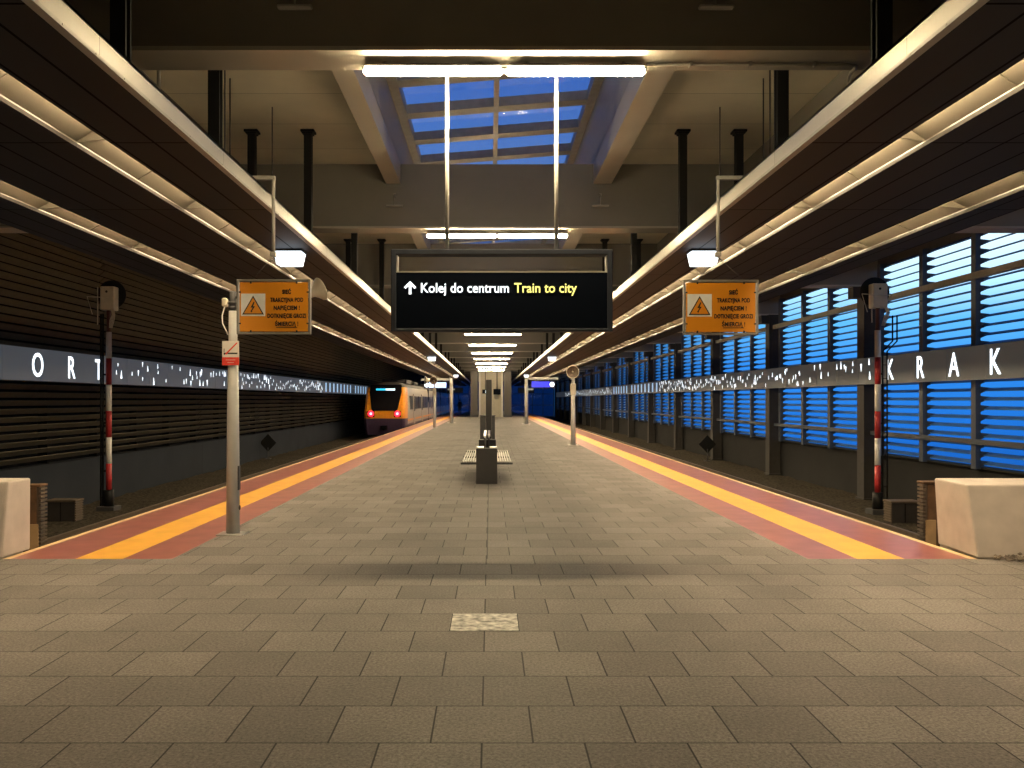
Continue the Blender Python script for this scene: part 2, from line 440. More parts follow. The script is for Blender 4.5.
# longitudinal beams beside the skylight, one piece per bay
for k in range(1, 12):
    y0, y1 = 7.2*k+.17, 7.2*(k+1)-.25
    for x0, x1, side in ((SL-.24, SL, 'left'), (SR, SR+.3, 'right')):
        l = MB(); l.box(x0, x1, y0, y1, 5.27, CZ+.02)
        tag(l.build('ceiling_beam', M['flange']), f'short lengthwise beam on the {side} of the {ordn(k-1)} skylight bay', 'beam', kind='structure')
for x0, x1, side in ((-4.5,-4.15,'left'), (4.2,4.55,'right')):
    l = MB()
    for k in range(-1, NB):
        y0, y1 = max(-6, 7.2*k+.17), 7.2*(k+1)-.25
        l.box(x0, x1, y0, y1, 5.1, CZ)
    tag(l.build('ceiling_beam', M['beam']), f'long dark girder above the {side} hung soffit', 'beam', kind='structure')
# skylight shaft and glazing
ZL, ZR = 6.40, 6.66
s = MB()
s.box(SL-.3, SL, 7.37, 86, CZ, ZL+.1); s.box(SR, SR+.3, 7.37, 86, CZ, ZR+.1)
s.box(SL-.3, SR+.3, 7.25, 7.40, CZ, ZR+.1); s.box(SL-.3, SR+.3, 85.9, 86.1, CZ, ZR+.1)
tag(s.build('trim_1', mat('skylight_lining', (.36, .35, .33), .5, var=.05)), 'pale lining of the long roof skylight shaft', 'skylight', kind='structure')
def slz(x): return ZL+(ZR-ZL)*(x-SL)/(SR-SL)
fr = MB()
def tilt_box(mb, x0, x1, y0, y1, d0, d1):
    hexa(mb, [(x0,y0,slz(x0)+d0),(x1,y0,slz(x1)+d0),(x1,y1,slz(x1)+d0),(x0,y1,slz(x0)+d0)],
             [(x0,y0,slz(x0)+d1),(x1,y0,slz(x1)+d1),(x1,y1,slz(x1)+d1),(x0,y1,slz(x0)+d1)])
yb = 13.92-1.42*4
while yb < 86:
    tilt_box(fr, SL, SR, yb-.14, yb+.14, -.10, .05); yb += 1.42
tilt_box(fr, .06, .14, 7.4, 86, -.14, .06)
tilt_box(fr, SL, SL+.14, 7.4, 86, -.12, .06); tilt_box(fr, SR-.14, SR, 7.4, 86, -.12, .06)
sk = fr.build('window_20', mat('skylight_bar', (.28, .27, .26), .5)); tag(sk, 'long roof skylight with grey glazing bars and a middle bar', 'skylight', kind='structure')
gl = MB(); tilt_box(gl, SL, SR, 7.4, 86, .052, .062)
gl.build('pane', M['glass'], sk)

# ------------------------------------------------------------------ hung soffits with light troughs
XS = {'left': (-1, 2.37, 3.06, 3.34, 4.61, 4.92, 5.72), 'right': (1, 2.53, 3.24, 3.50, 4.80, 5.18, 5.75)}
SY0, SY1 = -5.9, 128.
for side, (sg, a, t1, t2, u1, u2, e) in XS.items():
    s = MB()
    for p0, p1 in ((a+.02, t1), (t2, u1), (u2, e)):
        x0, x1 = sorted((sg*p0, sg*p1)); s.box(x0, x1, SY0, SY1, SZ, SZ+.06)
    tag(s.build('ceiling_soffit', M['soffit_'+side]), f'hung charcoal panel soffit over the {side} platform side', 'soffit', kind='structure')
    fa = MB()
    x0, x1 = sorted((sg*(a), sg*(a+.03))); fa.box(x0, x1, SY0, SY1, SZ+.018, FZ)
    x0, x1 = sorted((sg*(a), sg*(a+.5))); fa.box(x0, x1, SY0, SY1, FZ-.02, FZ)
    tr = fa.build('trim_2' if side == 'left' else 'trim_3', M['fascia']); tag(tr, f'bright metal fascia along the inner edge of the {side} soffit', 'fascia', kind='structure')
    lip = MB(); x0, x1 = sorted((sg*(a-.006), sg*(a+.05))); lip.box(x0, x1, SY0, SY1, SZ-.006, SZ+.018)
    y = SY0+.2
    while y < 40:
        x0, x1 = sorted((sg*(a-.010), sg*(a-.004))); lip.box(x0, x1, y-.005, y+.005, SZ+.002, SZ+.012); y += .4
    lip.build('lower_lip', M['grey_paint'], tr)

def make_trough(w, hid, tubem):
    """one 2.4 m luminaire in the soffit slot; local x: 0 = inner slot edge, w = outer slot edge"""
    L_ = 2.4
    t = thing('trough_light', '', 'ceiling light')
    b = MB()
    b.prism([(-hid-.01,.162),(.03,.162),(w-.008,.013),(w-.008,.001),(w-.002,.001),(w-.002,.023),(.035,.172),(-hid-.01,.172)], 'y', .002, L_-.002)
    b.box(-hid-.012, -hid, .002, L_-.002, .064, .17)
    b.build('reflector', M['trough'], t)
    MB().box(w-.010, w-.003, .002, L_-.002, -.032, .0).build('added_spill_lip', M['lip'], t)  # dark lip added to keep tube spill off the side walls
    MB().prism([(-hid,.064),(-.002,.064),(.012,.035),(w-.016,.006),(w-.016,.018),(.03,.16),(-hid,.16)], 'y', L_-.03, L_-.008).build('end_plate', M['trough'], t)
    MB().prism([(.03,.158),(.03,.148),(w-.016,.008),(w-.016,.018)], 'y', 1.185, 1.215).build('joint_strip', M['trough'], t)
    u = MB(); u.tube([(.045,.08,.092),(.045,L_-.1,.092)], .013, 6)
    u.build('lamp_tube', tubem, t)
    return t
protos = {}
NT = 33
for side, (sg, a, t1, t2, u1, u2, e) in XS.items():
    for row, (p0, p1) in (('inner', (t1, t2)), ('outer', (u1, u2))):
        base = make_trough(p1-p0, .2, M['trough_left'] if side == 'left' else M['trough_right'])
        for k in range(NT):
            o = base if k == 0 else copy_tree(base)
            y = 2.04+2.4*(k+1) if sg > 0 else 2.04+2.4*(k+2)
            o.location = (sg*p0, y, SZ)
            if sg < 0: o.rotation_euler = (0, 0, PI)
            tone = 'dim' if side == 'left' else 'bright'
            if k < 12: o['label'] = f'{tone} trough light in the {row} slot of the {side} soffit, {ordn(k)} from here'
            else: o['label'] = f'{tone} trough light far along the {row} {side} soffit slot, beyond the twelfth'
            o['group'] = f'trough lights in the {row} slot of the {side} soffit'

# ------------------------------------------------------------------ black hanger posts carrying the soffits
def make_hanger():
    t = thing('hanger_post', '', 'hanger')
    h = CZ-FZ
    b = MB(); w = .055
    b.box(-w, w, -.012-.04, .012-.04, 0, h-.02); b.box(-w, w, -.012+.04, .012+.04, 0, h-.02); b.box(-.01, .01, -.04, .04, 0, h-.02)
    b.build('shaft', M['black_steel'], t)
    p = MB(); p.bevbox(-.10, .10, -.09, .09, h-.035, h, .006); p.bevbox(-.075, .075, -.075, .075, h-.06, h-.034, .004)
    p.build('top_plate', M['black_steel'], t)
    return t
hang = make_hanger(); first = True
ys_in = [6.1, 8.2]+[8.2+4.2*k for k in range(1, 19)]
ys_out = [12.4+8.4*k for k in range(0, 9)]
for sg, side in ((-1,'left'), (1,'right')):
    for row, xx, ys in (('inner', 2.73, ys_in), ('outer', 3.55, ys_out)):
        n = 0
        for y in ys:
            x = sg*xx+OFF
            if any(abs(y-(7.2*k-.04)) < .34 for k in range(20)): y += .5
            o = hang if first else copy_tree(hang); first = False
            o.location = (x, y, FZ-.002)
            o['label'] = (f'black steel hanger post in the {row} row above the {side} soffit, {ordn(n)} from the camera' if n < 8 else
                          f'distant black hanger post in the {row} row above the {side} soffit, beyond the eighth')
            o['group'] = f'{row} hanger posts above the {side} soffit'; n += 1
# thin suspension rods
rod = MB().tube([(0,0,0),(0,0,CZ-FZ-.07)], .008, 6); ro = rod.build('suspension_rod', M['dark_steel'])
first = True
for sg, side in ((-1,'left'), (1,'right')):
    for i, (x, y) in enumerate(((2.95, 9.2), (2.95, 11.2), (3.2, 10.2))):
        o = ro if first else ro.copy()
        if not first: C.objects.link(o)
        first = False
        o.location = (sg*x+OFF, y, FZ)
        tag(o, f'thin dark rod above the {side} soffit, '+('nearest' if i == 0 else 'farthest' if i == 1 else 'middle')+' of three before the second cross beam', 'rod', f'thin rods above the {side} soffit')

# ------------------------------------------------------------------ fluorescent tube lamps under the beams
def make_lamp():
    t = thing('tube_lamp', '', 'ceiling light')
    seg = 24; r = .044
    prof = [(-.585,.016),(-.578,.032),(-.562,.044),(.562,.044),(.578,.032),(.585,.016)]
    d = MB(); h = MB()
    for mb, a0, a1 in ((d, 172, 368), (h, 8, 172)):       # the glowing bowl and the opaque spine that closes it on top
        n = 14; rings = []
        for x, rr_ in prof:
            ring = []
            for q in range(n+1):
                a = R(a0+(a1-a0)*q/n); ring.append(len(mb.v)); mb.v.append((x, math.cos(a)*rr_, math.sin(a)*rr_))
            rings.append(ring)
        for u in range(len(prof)-1):
            for q in range(n): mb.face([rings[u][q], rings[u][q+1], rings[u+1][q+1], rings[u+1][q]], mb is d)
    h.box(-.56, .56, -.030, .030, .022, .050)
    h.box(-.57, .57, -.073, .073, .015, .019)
    d.build('diffuser', M['tube'], t); h.build('housing', M['grey_paint'], t)
    for x in (-1, 1):
        MB().tube([(x*.580,0,0),(x*.60,0,0)], .030, 12).build('end_cap', M['white'], t)
        MB().box(x*.405-.015, x*.405+.015, -.012, .012, .050, .072).build('bracket', M['grey_paint'], t)
    return t
lamp = make_lamp(); first = True
for k in range(1, 12):
    for sg, side in ((-1,'left'), (1,'right')):
        o = lamp if first else copy_tree(lamp); first = False
        o.location = (.12+sg*.603, 7.2*k, BZ-.07)
        o['label'] = (f'glowing warm tube lamp, {side} of the pair under the {ordn(k-1)} cross beam'); o['group'] = 'tube lamps under the cross beams'

# small T-shaped heads on the beams
def make_tee():
    t = thing('pendant_detector', '', 'detector')
    MB().tube([(0,0,0),(0,0,.16)], .008, 8).build('stalk', M['grey_paint'], t)
    MB().bevbox(-.14,.14,-.03,.03,-.03,0,.008).build('detector_bar', M['grey_paint'], t)
    return t
tee = make_tee(); first = True
for y, n in ((6.88, 'first'), (14.08, 'second')):
    for x, side in ((-1.58,'left'), (1.83,'right')):
        o = tee if first else copy_tree(tee); first = False
        o.location = (x, y, 4.865 if y < 8 else 4.9)
        a = MB().box(-.02,.02,-.02,.08,.16,.19).build('mount', M['grey_paint'], o)
        o['label'] = f'small grey T-shaped head on the {n} cross beam, {side} of the middle'; o['group'] = 'T-shaped heads on the cross beams'
# conduit along the first beam
t = thing('conduit', 'thin pale conduit pipe running right from the lamps along the first cross beam', 'pipe')
cd = MB(); cz = BZ-.020
cd.tube([(1.33,7.20,cz),(3.02,7.20,cz),(3.10,7.22,cz),(3.13,7.28,cz),(3.13,7.38,cz),(3.13,7.42,cz-.03),(3.13,7.42,3.96)], .015, 8)
cd.build('pipe', M['flange'], t)
for x in (1.7, 2.2, 2.75): MB().bevbox(x-.015, x+.015, 7.175, 7.225, cz-.020, BZ+.001, .004).build('clip', M['grey_paint'], t)
tag(MB().tube([(-2.90,7.44,FZ),(-2.90,7.44,CZ)], .018, 8).build('drop_pipe', M['flange']), 'short pale upright pipe behind the first cross beam above the left soffit', 'pipe')

# ------------------------------------------------------------------ right wall: columns, low panels, louvred windows
COL0 = 21.45
cols = [COL0+7.2*k for k in range(-2, 15)]
def ordcol(i): return ordn(i)
for i, y in enumerate(cols):
    b = MB()
    x0, x1 = 9.35, 9.72
    b.box(x0, x0+.03, y-.2, y+.2, GROUND-.1, BZ); b.box(x1-.03, x1, y-.2, y+.2, GROUND-.1, BZ)
    b.box(x0+.03, x1-.03, y-.02, y+.02, GROUND-.1, BZ)
    b.box(x0+.03, x1-.03, y-.18, y-.165, GROUND-.1, BZ)
    b.box(x0-.03, x1, y-.24, y+.24, GROUND-.1, GROUND+.06)
    b.box(x0-.25, x1, y-.16, y+.16, BZ-.30, BZ-.02)
    tag(b.build('wall_column', M['column']), f'dark steel column of the right louvred wall, {ordcol(i)} from the near end', 'column', kind='structure')
lw = MB()
lw.box(WX+.05, WX+.25, 7.0, 128, GROUND-.1, .30); lw.box(WX-.02, WX+.27, 7.0, 128, .30, .34)
tag(lw.build('wall_right', M['panel']), 'low dark grey panel wall below the right louvres', 'wall', kind='structure')
tp = MB(); tp.box(WX+.05, WX+.25, 7.0, 128, 5.0, CZ); tp.box(WX+.05, WX+.25, -6, 7.05, GROUND, CZ)
tag(tp.build('wall_right_top', M['dark_steel']), 'dark wall strip above the right louvres', 'wall', kind='structure')
PIT = .182
def window_bay(i, y0):
    y1 = y0+7.2
    fr = MB()
    ms = [y0+.30, y0+2.6, y0+4.65, y0+6.7]
    for my in ms: fr.box(9.58, 9.68, my-.08, my+.08, .30, 5.02)
    w = fr.build(f'window_{i+1}', M['mullion']); tag(w, f'bay of blue louvred window in the right wall, {ordn(i)} from the near end', 'window', kind='structure')
    bl = MB(); br = MB()
    z = .42
    while z < 5.0:
        dx, dz = .065*math.cos(R(22)), .065*math.sin(R(22)); nx, nz = -.011*math.sin(R(22)), .011*math.cos(R(22))
        cx = 9.80
        bl.prism([(cx-dx-nx, z-dz-nz),(cx+dx-nx, z+dz-nz),(cx+dx+nx, z+dz+nz),(cx-dx+nx, z-dz+nz)], 'y', y0+.05, y1-.05)
        for my in ms[1:]:
            br.prism([(9.66, z-.085),(9.66, z+.06),(9.93, z+.030)], 'y', my-.08, my-.065)
        z += PIT
    bl.build('louvre_blades', M['blade'], w); br.build('blade_brackets', M['mullion'], w)
    ra = MB()
    ra.box(9.46, 9.57, y0-.17, y1-.2, 4.04, 4.17)
    ra.build('upper_rail', M['rail_beam'], w)
    rb = MB(); rb.box(9.50, 9.57, y0+.2, y1-.2, .80, .90); rb.build('lower_rail', M['mullion'], w)
for i, y in enumerate(cols[:-1]): window_bay(i, y)

# ------------------------------------------------------------------ left wall: slats over a low concrete wall
lw = MB()
lw.box(-WX-.35, -WX-.05, 7.0, 128, GROUND-.1, .25)
lw.box(-WX-.30, -WX-.05, -6, 7.05, GROUND, CZ)
tag(lw.build('wall_left', M['panel_left']), 'grey concrete low wall below the left slats', 'wall', kind='structure')
bk = MB(); bk.box(-WX-.6, -WX-.42, 7.0, 131, GROUND, CZ+.1)
tag(bk.build('wall_left_back', M['dark_back']), 'black backing behind the left wall slats', 'wall', kind='structure')
for i, y in enumerate(cols[:-1]):
    y1 = y+7.2
    sl = MB(); z = .40
    while z < 5.5:
        dx, dz = .08*math.cos(R(40)), .08*math.sin(R(40)); nx, nz = .010*math.sin(R(40)), .010*math.cos(R(40))
        cx = -9.80
        sl.prism([(cx-dx+nx, z-dz-nz),(cx+dx+nx, z+dz-nz),(cx+dx-nx, z+dz+nz),(cx-dx-nx, z-dz+nz)], 'y', y+.03, y1-.03)
        z += .172
    w = sl.build('wall_left_slats', M['slat']); tag(w, f'bay of dark horizontal slats on the left wall, {ordn(i)} from the near end', 'slatted wall', kind='structure')
    pst = MB()
    for my in (y+.0, y+2.4, y+4.8): pst.box(-10.1, -9.90, my-.05, my+.05, .25, 5.5)
    pst.build('slat_post', M['dark_back'], w)

# wall_back closes the hall behind the camera, the end glazing closes the far end
tag(MB().box(-12, 12, -6.2, -6, -.95, CZ+.2).build('wall_back', M['dark_steel']), 'plain wall of the concourse behind the camera', 'wall', kind='structure')
eg = MB()
for x in [-9.7+1.62*i for i in range(13)]: eg.box(x-.05, x+.05, 130.2, 130.35, GROUND, CZ)
for z in (-.8, .9, 2.6, 4.2, 5.5): eg.box(-9.8, 9.8, 130.2, 130.35, z-.05, z+.05)
w = eg.build('window_30', M['mullion']); tag(w, 'tall blue glazed wall closing the far end of the station', 'window', kind='structure')
MB().box(-9.8, 9.8, 130.36, 130.38, GROUND, CZ).build('pane', M['end_glass'], w)

# ------------------------------------------------------------------ lit name bands
def band(sg, letters, label, m):
    X = sg*9.25 if sg > 0 else sg*9.1
    fx = -sg
    t = thing('name_band', label, 'illuminated sign', (X, 14, 2.38))
    b = MB()
    d0, d1 = sorted((0, sg*.08))
    y = 9.0
    while y < 118:
        b.box(d0, d1, y-14+.006, y-14+1.365, -.325, .325); y += 1.37
    b.build('panel', m, t)
    bb = MB(); d2, d3 = sorted((sg*.02, sg*.075)); bb.box(d2, d3, -5, 104.2, -.32, .32); bb.build('backing', M['dark_steel'], t)
    for ch, yy in letters:
        text('letter', ch, .68, (fx*.004, yy-14, -.235), (R(90), 0, R(-90*sg)), M['led'], t, 'CENTER', .004, .82, .003)
    rnd = random.Random(11+sg)
    mk = MB(); bars = MB()
    def tri(y, z, h, w, up):
        p = [(y-w, z-h),(y+w, z-h),(y, z+h)] if up else [(y-w, z+h),(y+w, z+h),(y, z-h)]
        x0, x1 = sorted((fx*.001, fx*.006)); mk.prism(p, 'x', x0, x1)
    yy = 20.7
    while yy < 104:
        dens = .42 if yy < 25 else .26 if yy < 31 else .24 if yy < 46.5 else .4
        if not (46.3 < yy < 64.2):
            h = rnd.choice((.05,.06,.075,.1)); big = .95 if yy > 30 else 1
            tri(yy-14, (rnd.random()-.5)*.46, h*big, h*.42*(1 if yy < 30 else 1.15), rnd.random() < .6)
            if rnd.random() < .35: tri(yy-14+rnd.random()*.1, (rnd.random()-.5)*.46, h*.8, h*.4, rnd.random() < .5)
        yy += dens*(.5+rnd.random())
    mo = mk.build('light_marks', M['led'], t); mo['kind'] = 'stuff'
    for k in range(14):
        y = 47.0+k*1.18 + (.9 if k > 7 else 0)
        x0, x1 = sorted((fx*.001, fx*.006)); MB().box(x0, x1, y-14, y-14+.34, -.25, .25).build('light_bar', M['led_blue'], t)
    return t
band(-1, [('P',15.5),('O',17.1),('R',18.47),('T',19.75)], 'long grey band on the left wall with glowing letters PORT and light marks', M['band'])
band(1, [('K',19.66),('R',18.28),('A',16.95),('K',15.57)], 'long grey band on the right louvres with glowing letters KRAK and light marks', M['band_right'])

# ------------------------------------------------------------------ hanging direction sign
SY = 7.6
t = thing('direction_sign', 'hanging black lit sign reading Kolej do centrum Train to city', 'sign', (.105, SY, 2.28))
W = .985; H = .73
fr = MB()
fr.bevbox(-W, -W+.045, -.05, .10, 0, H, .004); fr.bevbox(W-.045, W, -.05, .10, 0, H, .004)
fr.bevbox(-W+.04, W-.04, -.05, .10, H-.045, H, .004); fr.bevbox(-W+.04, W-.04, -.05, .10, 0, .025, .004)
fr.build('frame', M['sign_frame'], t)
MB().box(-W+.045, W-.045, -.035, .085, .025, .525).build('light_box', M['sign_black'], t)
ed = MB(); ed.box(-W+.045, W-.045, -.037, .087, .525, .535); ed.box(-W+.0451, -W+.055, -.03, .08, .53, H-.05); ed.box(W-.055, W-.0451, -.03, .08, .53, H-.05)
ed.build('inner_edge', M['grey_paint'], t)
for x in (-.49, .49):
    MB().tube([(x,.03,H-.002),(x,.03,4.86-2.28)], .018, 12).build('hanger_tube', M['white'], t)
arm = MB(); arm.box(-.53, -.45, -.24, .06, 4.80-2.28, 4.88-2.28); arm.box(.45, .53, -.24, .06, 4.80-2.28, 4.88-2.28)
arm.build('beam_bracket', M['grey_paint'], t)
px = SY/850.
text('lettering', 'Kolej do centrum', .122, ((420.5-490)*px-.105, -.039, 1.67+(400-293)*px-2.28), (R(90),0,0), M['sign_white'], t, bold=.0012, sx=.91)
text('lettering', 'Train to city', .122, ((514-490)*px-.105, -.039, 1.67+(400-293)*px-2.28), (R(90),0,0), M['sign_yellow'], t, bold=.0012, sx=.91)
ar = MB(); ax = (410.5-490)*px-.105; az = 1.67+(400-288.5)*px-2.28
ar.prism([(ax-.011,az-.056),(ax+.011,az-.056),(ax+.011,az+.02),(ax+.040,az-.008),(ax+.054,az+.006),(ax,az+.060),(ax-.054,az+.006),(ax-.040,az-.008),(ax-.011,az+.02)], 'y', -.041, -.036)
ar.build('arrow', M['sign_white'], t)

# ------------------------------------------------------------------ orange warning boards
def warning(sg, side, px0, px1, py0, py1, polepx):
    Y = 8.95; k = Y/850
    x0, x1 = (px0-490)*k, (px1-490)*k; z0, z1 = 1.67-(py1-400)*k, 1.67-(py0-400)*k
    cx = (x0+x1)/2; w = (x1-x0)/2; h = z1-z0
    t = thing('warning_sign', f'orange high voltage warning board hung above the {side} platform side', 'sign', (cx, Y, z0), 'orange overhead line warning boards')
    fr = MB()
    fr.bevbox(-w, -w+.022, -.02, .02, 0, h, .003); fr.bevbox(w-.022, w, -.02, .02, 0, h, .003)
    fr.bevbox(-w+.02, w-.02, -.02, .02, h-.022, h, .003); fr.bevbox(-w+.02, w-.02, -.02, .02, 0, .022, .003)
    fr.build('frame', M['board_frame'], t)
    MB().bevbox(-w+.03, w-.03, -.008, .004, .03, h-.03, .002).build('board', M['orange'], t)
    cl = MB()
    for u in (-.62, .62):
        cl.box(u*w-.008, u*w+.008, -.012, .012, h-.045, h-.018); cl.box(u*w-.008, u*w+.008, -.012, .012, .018, .045)
    for v in (.2, .77):
        cl.box(-w+.018, -w+.045, -.012, .012, v*h-.007, v*h+.007); cl.box(w-.045, w-.018, -.012, .012, v*h-.007, v*h+.007)
    cl.build('clip', M['ink'], t)
    # pictogram
    pw = .255; bx = -w+.045; bz = h*.335
    MB().box(bx, bx+pw, -.0105, -.008, bz, bz+.235).build('pictogram_plate', mat('plate_white', (.62,.62,.62), .5), t)
    cxp = bx+pw/2
    tr = MB()
    A, B, Cc = (cxp-.115, bz+.015), (cxp+.115, bz+.015), (cxp, bz+.215)
    tr.prism([A, B, Cc], 'y', -.0125, -.0105)
    tr.build('triangle', M['ink'], t)
    ti = MB(); ti.prism([(cxp-.095, bz+.027),(cxp+.095, bz+.027),(cxp, bz+.192)], 'y', -.0140, -.0125); ti.build('triangle_field', M['orange'], t)
    bo = MB(); q = bz+.03
    bo.prism([(cxp+.006,q+.118),(cxp-.026,q+.058),(cxp-.004,q+.058),(cxp-.022,q+.026),(cxp-.028,q+.026),(cxp-.018,q+.004),(cxp-.004,q+.022),(cxp-.010,q+.024),(cxp+.022,q+.072),(cxp+.002,q+.072),(cxp+.018,q+.118)], 'y', -.0152, -.014)
    bo.build('lightning_bolt', M['ink'], t)
    tx = w*.34 if sg < 0 else w*.33
    lines = ['SIEĆ', 'TRAKCYJNA POD', 'NAPIĘCIEM !', 'DOTKNIĘCIE GROZI', 'ŚMIERCIĄ !']
    for i, l in enumerate(lines):
        text('lettering', l, .062, (tx+.004, -.011, h*(.775-.145*i)-.022), (R(90),0,0), M['ink'], t, 'CENTER', .0021, .68 if len(l) > 12 else .76, .001, 1.06)
    MB().box(tx+.004-.11, tx+.004+.11, -.0115, -.009, h*(.775-.145*4)-.042, h*(.775-.145*4)-.035).build('underline', M['ink'], t)
    # hanging wires and bracket
    px_ = (polepx-490)*k; zb = 1.67+(400-254)*k; zt = 1.67+(400-178)*k
    wr = MB()
    for u in (-.62, .62): wr.tube([(u*w, 0, h-.002), (px_-cx, 0, zb-z0-.032)], .004, 6)
    wr.build('hanging_wire', M['dark_steel'], t)
    a = thing('sign_bracket', f'thin grey angled bracket pole holding the {side} orange warning board', 'bracket', (px_, Y, zb))
    MB().tube([(0,0,-.01),(0,0,zt-zb)], .019, 10).build('drop_tube', M['grey_paint'], a)
    ab = MB(); ab.bevbox(min(-.02, sg*.42), max(.02, sg*.42), -.02, .02, zt-zb-.02, zt-zb+.02, .003); ab.box(sg*.42-.03, sg*.42+.03, -.03, .03, FZ-zb, zt-zb+.02)
    ab.build('top_arm', M['grey_paint'], a)
    MB().bevbox(-.03,.03,-.03,.03,-.03,.02,.005).build('clamp', M['grey_paint'], a)
warning(-1, 'left', 237, 311, 279.5, 334.5, 273.5)
warning(1, 'right', 683, 758, 280, 335, 718)

# ------------------------------------------------------------------ square cool white lights under the soffits
def make_box_light():
    t = thing('square_light', '', 'ceiling light')
    b = MB(); hexa(b, [(-.155,-.13,-.20),(.155,-.13,-.20),(.155,.13,-.20),(-.155,.13,-.20)], [(-.19,-.15,-.025),(.19,-.15,-.025),(.19,.15,-.025),(-.19,.15,-.025)])
    b.build('diffuser', M['cool'], t)
    MB().bevbox(-.205,.205,-.165,.165,-.026,0,.005).build('housing', M['dark_steel'], t)
    return t
bl = make_box_light(); first = True
for sg, side, x in ((-1,'left',-2.78), (1,'right',2.96)):
    for n, y in enumerate((11.8, 40.6, 69.4)):
        o = bl if first else copy_tree(bl); first = False
        o.location = (x, y, SZ)
        o['label'] = f'cool white square light under the {side} soffit, '+('nearest' if n == 0 else 'second' if n == 1 else 'farthest')+' of three'; o['group'] = 'square lights under the soffits'

# ------------------------------------------------------------------ horn speakers and posts
def horn(mb, base, axis, r0=.05, r1=.2, L=.36, seg=20):
    a = Vector(axis).normalized(); p = Vector(base)
    prof = [(0,.045),(.12,.06),(.2,.075),(.28,.12),(.34,.17),(L,r1),(L+.012,r1),(L+.01,r1-.018),(.32,.145),(.22,.08),(.16,.03)]
    mb.tube([p+a*s_ for s_, r_ in prof], [r_*r1/.2 for s_, r_ in prof], seg)
def rot_horn(name, base, axis, material, parent, r1=.2):
    """horn of revolution built from explicit rings so the mouth stays hollow"""
    a = Vector(axis).normalized(); b = a.cross(Vector((0,0,1))).normalized(); c_ = a.cross(b)
    prof = [(0,.001),(0,.055),(.10,.06),(.12,.075),(.20,.085),(.27,.13),(.33,.185),(.345,.2),(.36,.2),(.355,.185),(.30,.12),(.22,.065),(.14,.035),(.24,.03),(.25,.001)]
    mb = MB(); seg = 20; rings = []
    k = r1/.2
    for s_, r_ in prof:
        ring = []
        for i in range(seg):
            th = 2*PI*i/seg; ring.append(len(mb.v)); mb.v.append(tuple(Vector(base)+a*s_*k+(b*math.cos(th)+c_*math.sin(th))*r_*k))
        rings.append(ring)
    for i in range(len(rings)-1):
        for j in range(seg):
            q = (j+1)%seg; mb.face([rings[i][j],rings[i][q],rings[i+1][q],rings[i+1][j]], True)
    h = mb.build(name, material, parent)
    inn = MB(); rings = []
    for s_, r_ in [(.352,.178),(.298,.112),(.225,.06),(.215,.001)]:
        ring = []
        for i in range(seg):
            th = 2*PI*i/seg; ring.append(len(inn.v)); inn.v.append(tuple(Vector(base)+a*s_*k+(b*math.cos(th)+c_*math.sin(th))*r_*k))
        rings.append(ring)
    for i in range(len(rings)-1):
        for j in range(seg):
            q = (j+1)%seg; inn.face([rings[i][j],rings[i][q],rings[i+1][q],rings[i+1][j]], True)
    inn.build('shaded_throat', M['throat'], h)  # inner cone darkened, the shade of the hollow put into its colour
    return h

# near left post with a small sign
t = thing('speaker_post', 'tapering grey post at the left yellow strip with a small red and white sign', 'post', (-3.205, 10.6, 0))
MB().tube([(0,0,.012),(0,0,1.1),(.0,0,2.35)], [.083,.076,.062], 20).build('shaft', M['pole_paint'], t)
MB().tube([(0,0,2.35),(0,0,2.40),(0,0,2.78)], [.062,.054,.052], 20).build('upper_shaft', M['pole_paint'], t)
MB().bevbox(-.17,.17,-.15,.15,0,.014,.004).build('base_plate', M['steel'], t)
hb = MB(); hb.tube([(.083,-.01,.33),(.09,-.01,.33)], .03, 12); hb.box(.070,.082,-.04,.04,.55,.85); hb.build('hatch', M['dark_steel'], t)
cp = MB(); cp.tube([(0,0,2.80),(0,0,2.84)], .058, 16); cp.tube([(0,0,2.86),(0,0,2.90)], .058, 16); cp.tube([(0,0,2.77),(0,0,3.02)], .04, 12); cp.build('clamp', M['dark_steel'], t)
kn = MB(); kn.bevbox(-.13,-.07,-.05,.05,2.83,2.94,.015); kn.tube([(-.12,0,2.885),(.0,0,2.885)], .02, 8); kn.build('mount', M['cream'], t)
MB().tube([(-.09,-.03,2.84),(-.125,-.03,2.72),(-.12,-.03,2.62),(-.07,-.03,2.52),(-.055,-.03,2.48)], .008, 6).build('cable', M['white'], t)
ar = MB(); ar.tube([(0,0,2.95),(.75,.15,2.95),(.80,.15,3.0)], .022, 8); ar.build('arm', M['dark_steel'], t)
rot_horn('horn', (.84,.15,2.98), (.75,.5,.42), M['cream'], t, .15)
sg_ = thing('small_sign', 'small white and red no-crossing notice fixed to the grey left post', 'sign', (-3.205, 10.51, 2.10))
MB().bevbox(-.105,.105,-.008,.0,0,.30,.003).build('board', M['white'], sg_)
MB().box(-.105,.105,-.0095,-.008,.0,.098).build('red_field', M['sign_red'], sg_)
li = MB(); li.box(-.06,.06,-.0095,-.008,.062,.068); li.box(-.04,.04,-.0095,-.008,.03,.035)
li.v = [(x, y-.0012, z) for x, y, z in li.v]; li.build('lettering', M['white'], sg_)
ln = MB(); ln.box(-.085,.085,-.0095,-.008,.137,.155); ln.box(-.085,-.065,-.0095,-.008,.13,.137); ln.tube([(-.08,-.009,.16),(-.08,-.009,.205)], .004, 6); ln.build('platform_symbol', M['ink'], sg_)
dl = MB(); dl.prism([(-.068,.142),(-.052,.130),(.085,.272),(.075,.282)], 'y', -.0108, -.0094); dl.build('diagonal_bar', M['sign_red'], sg_)

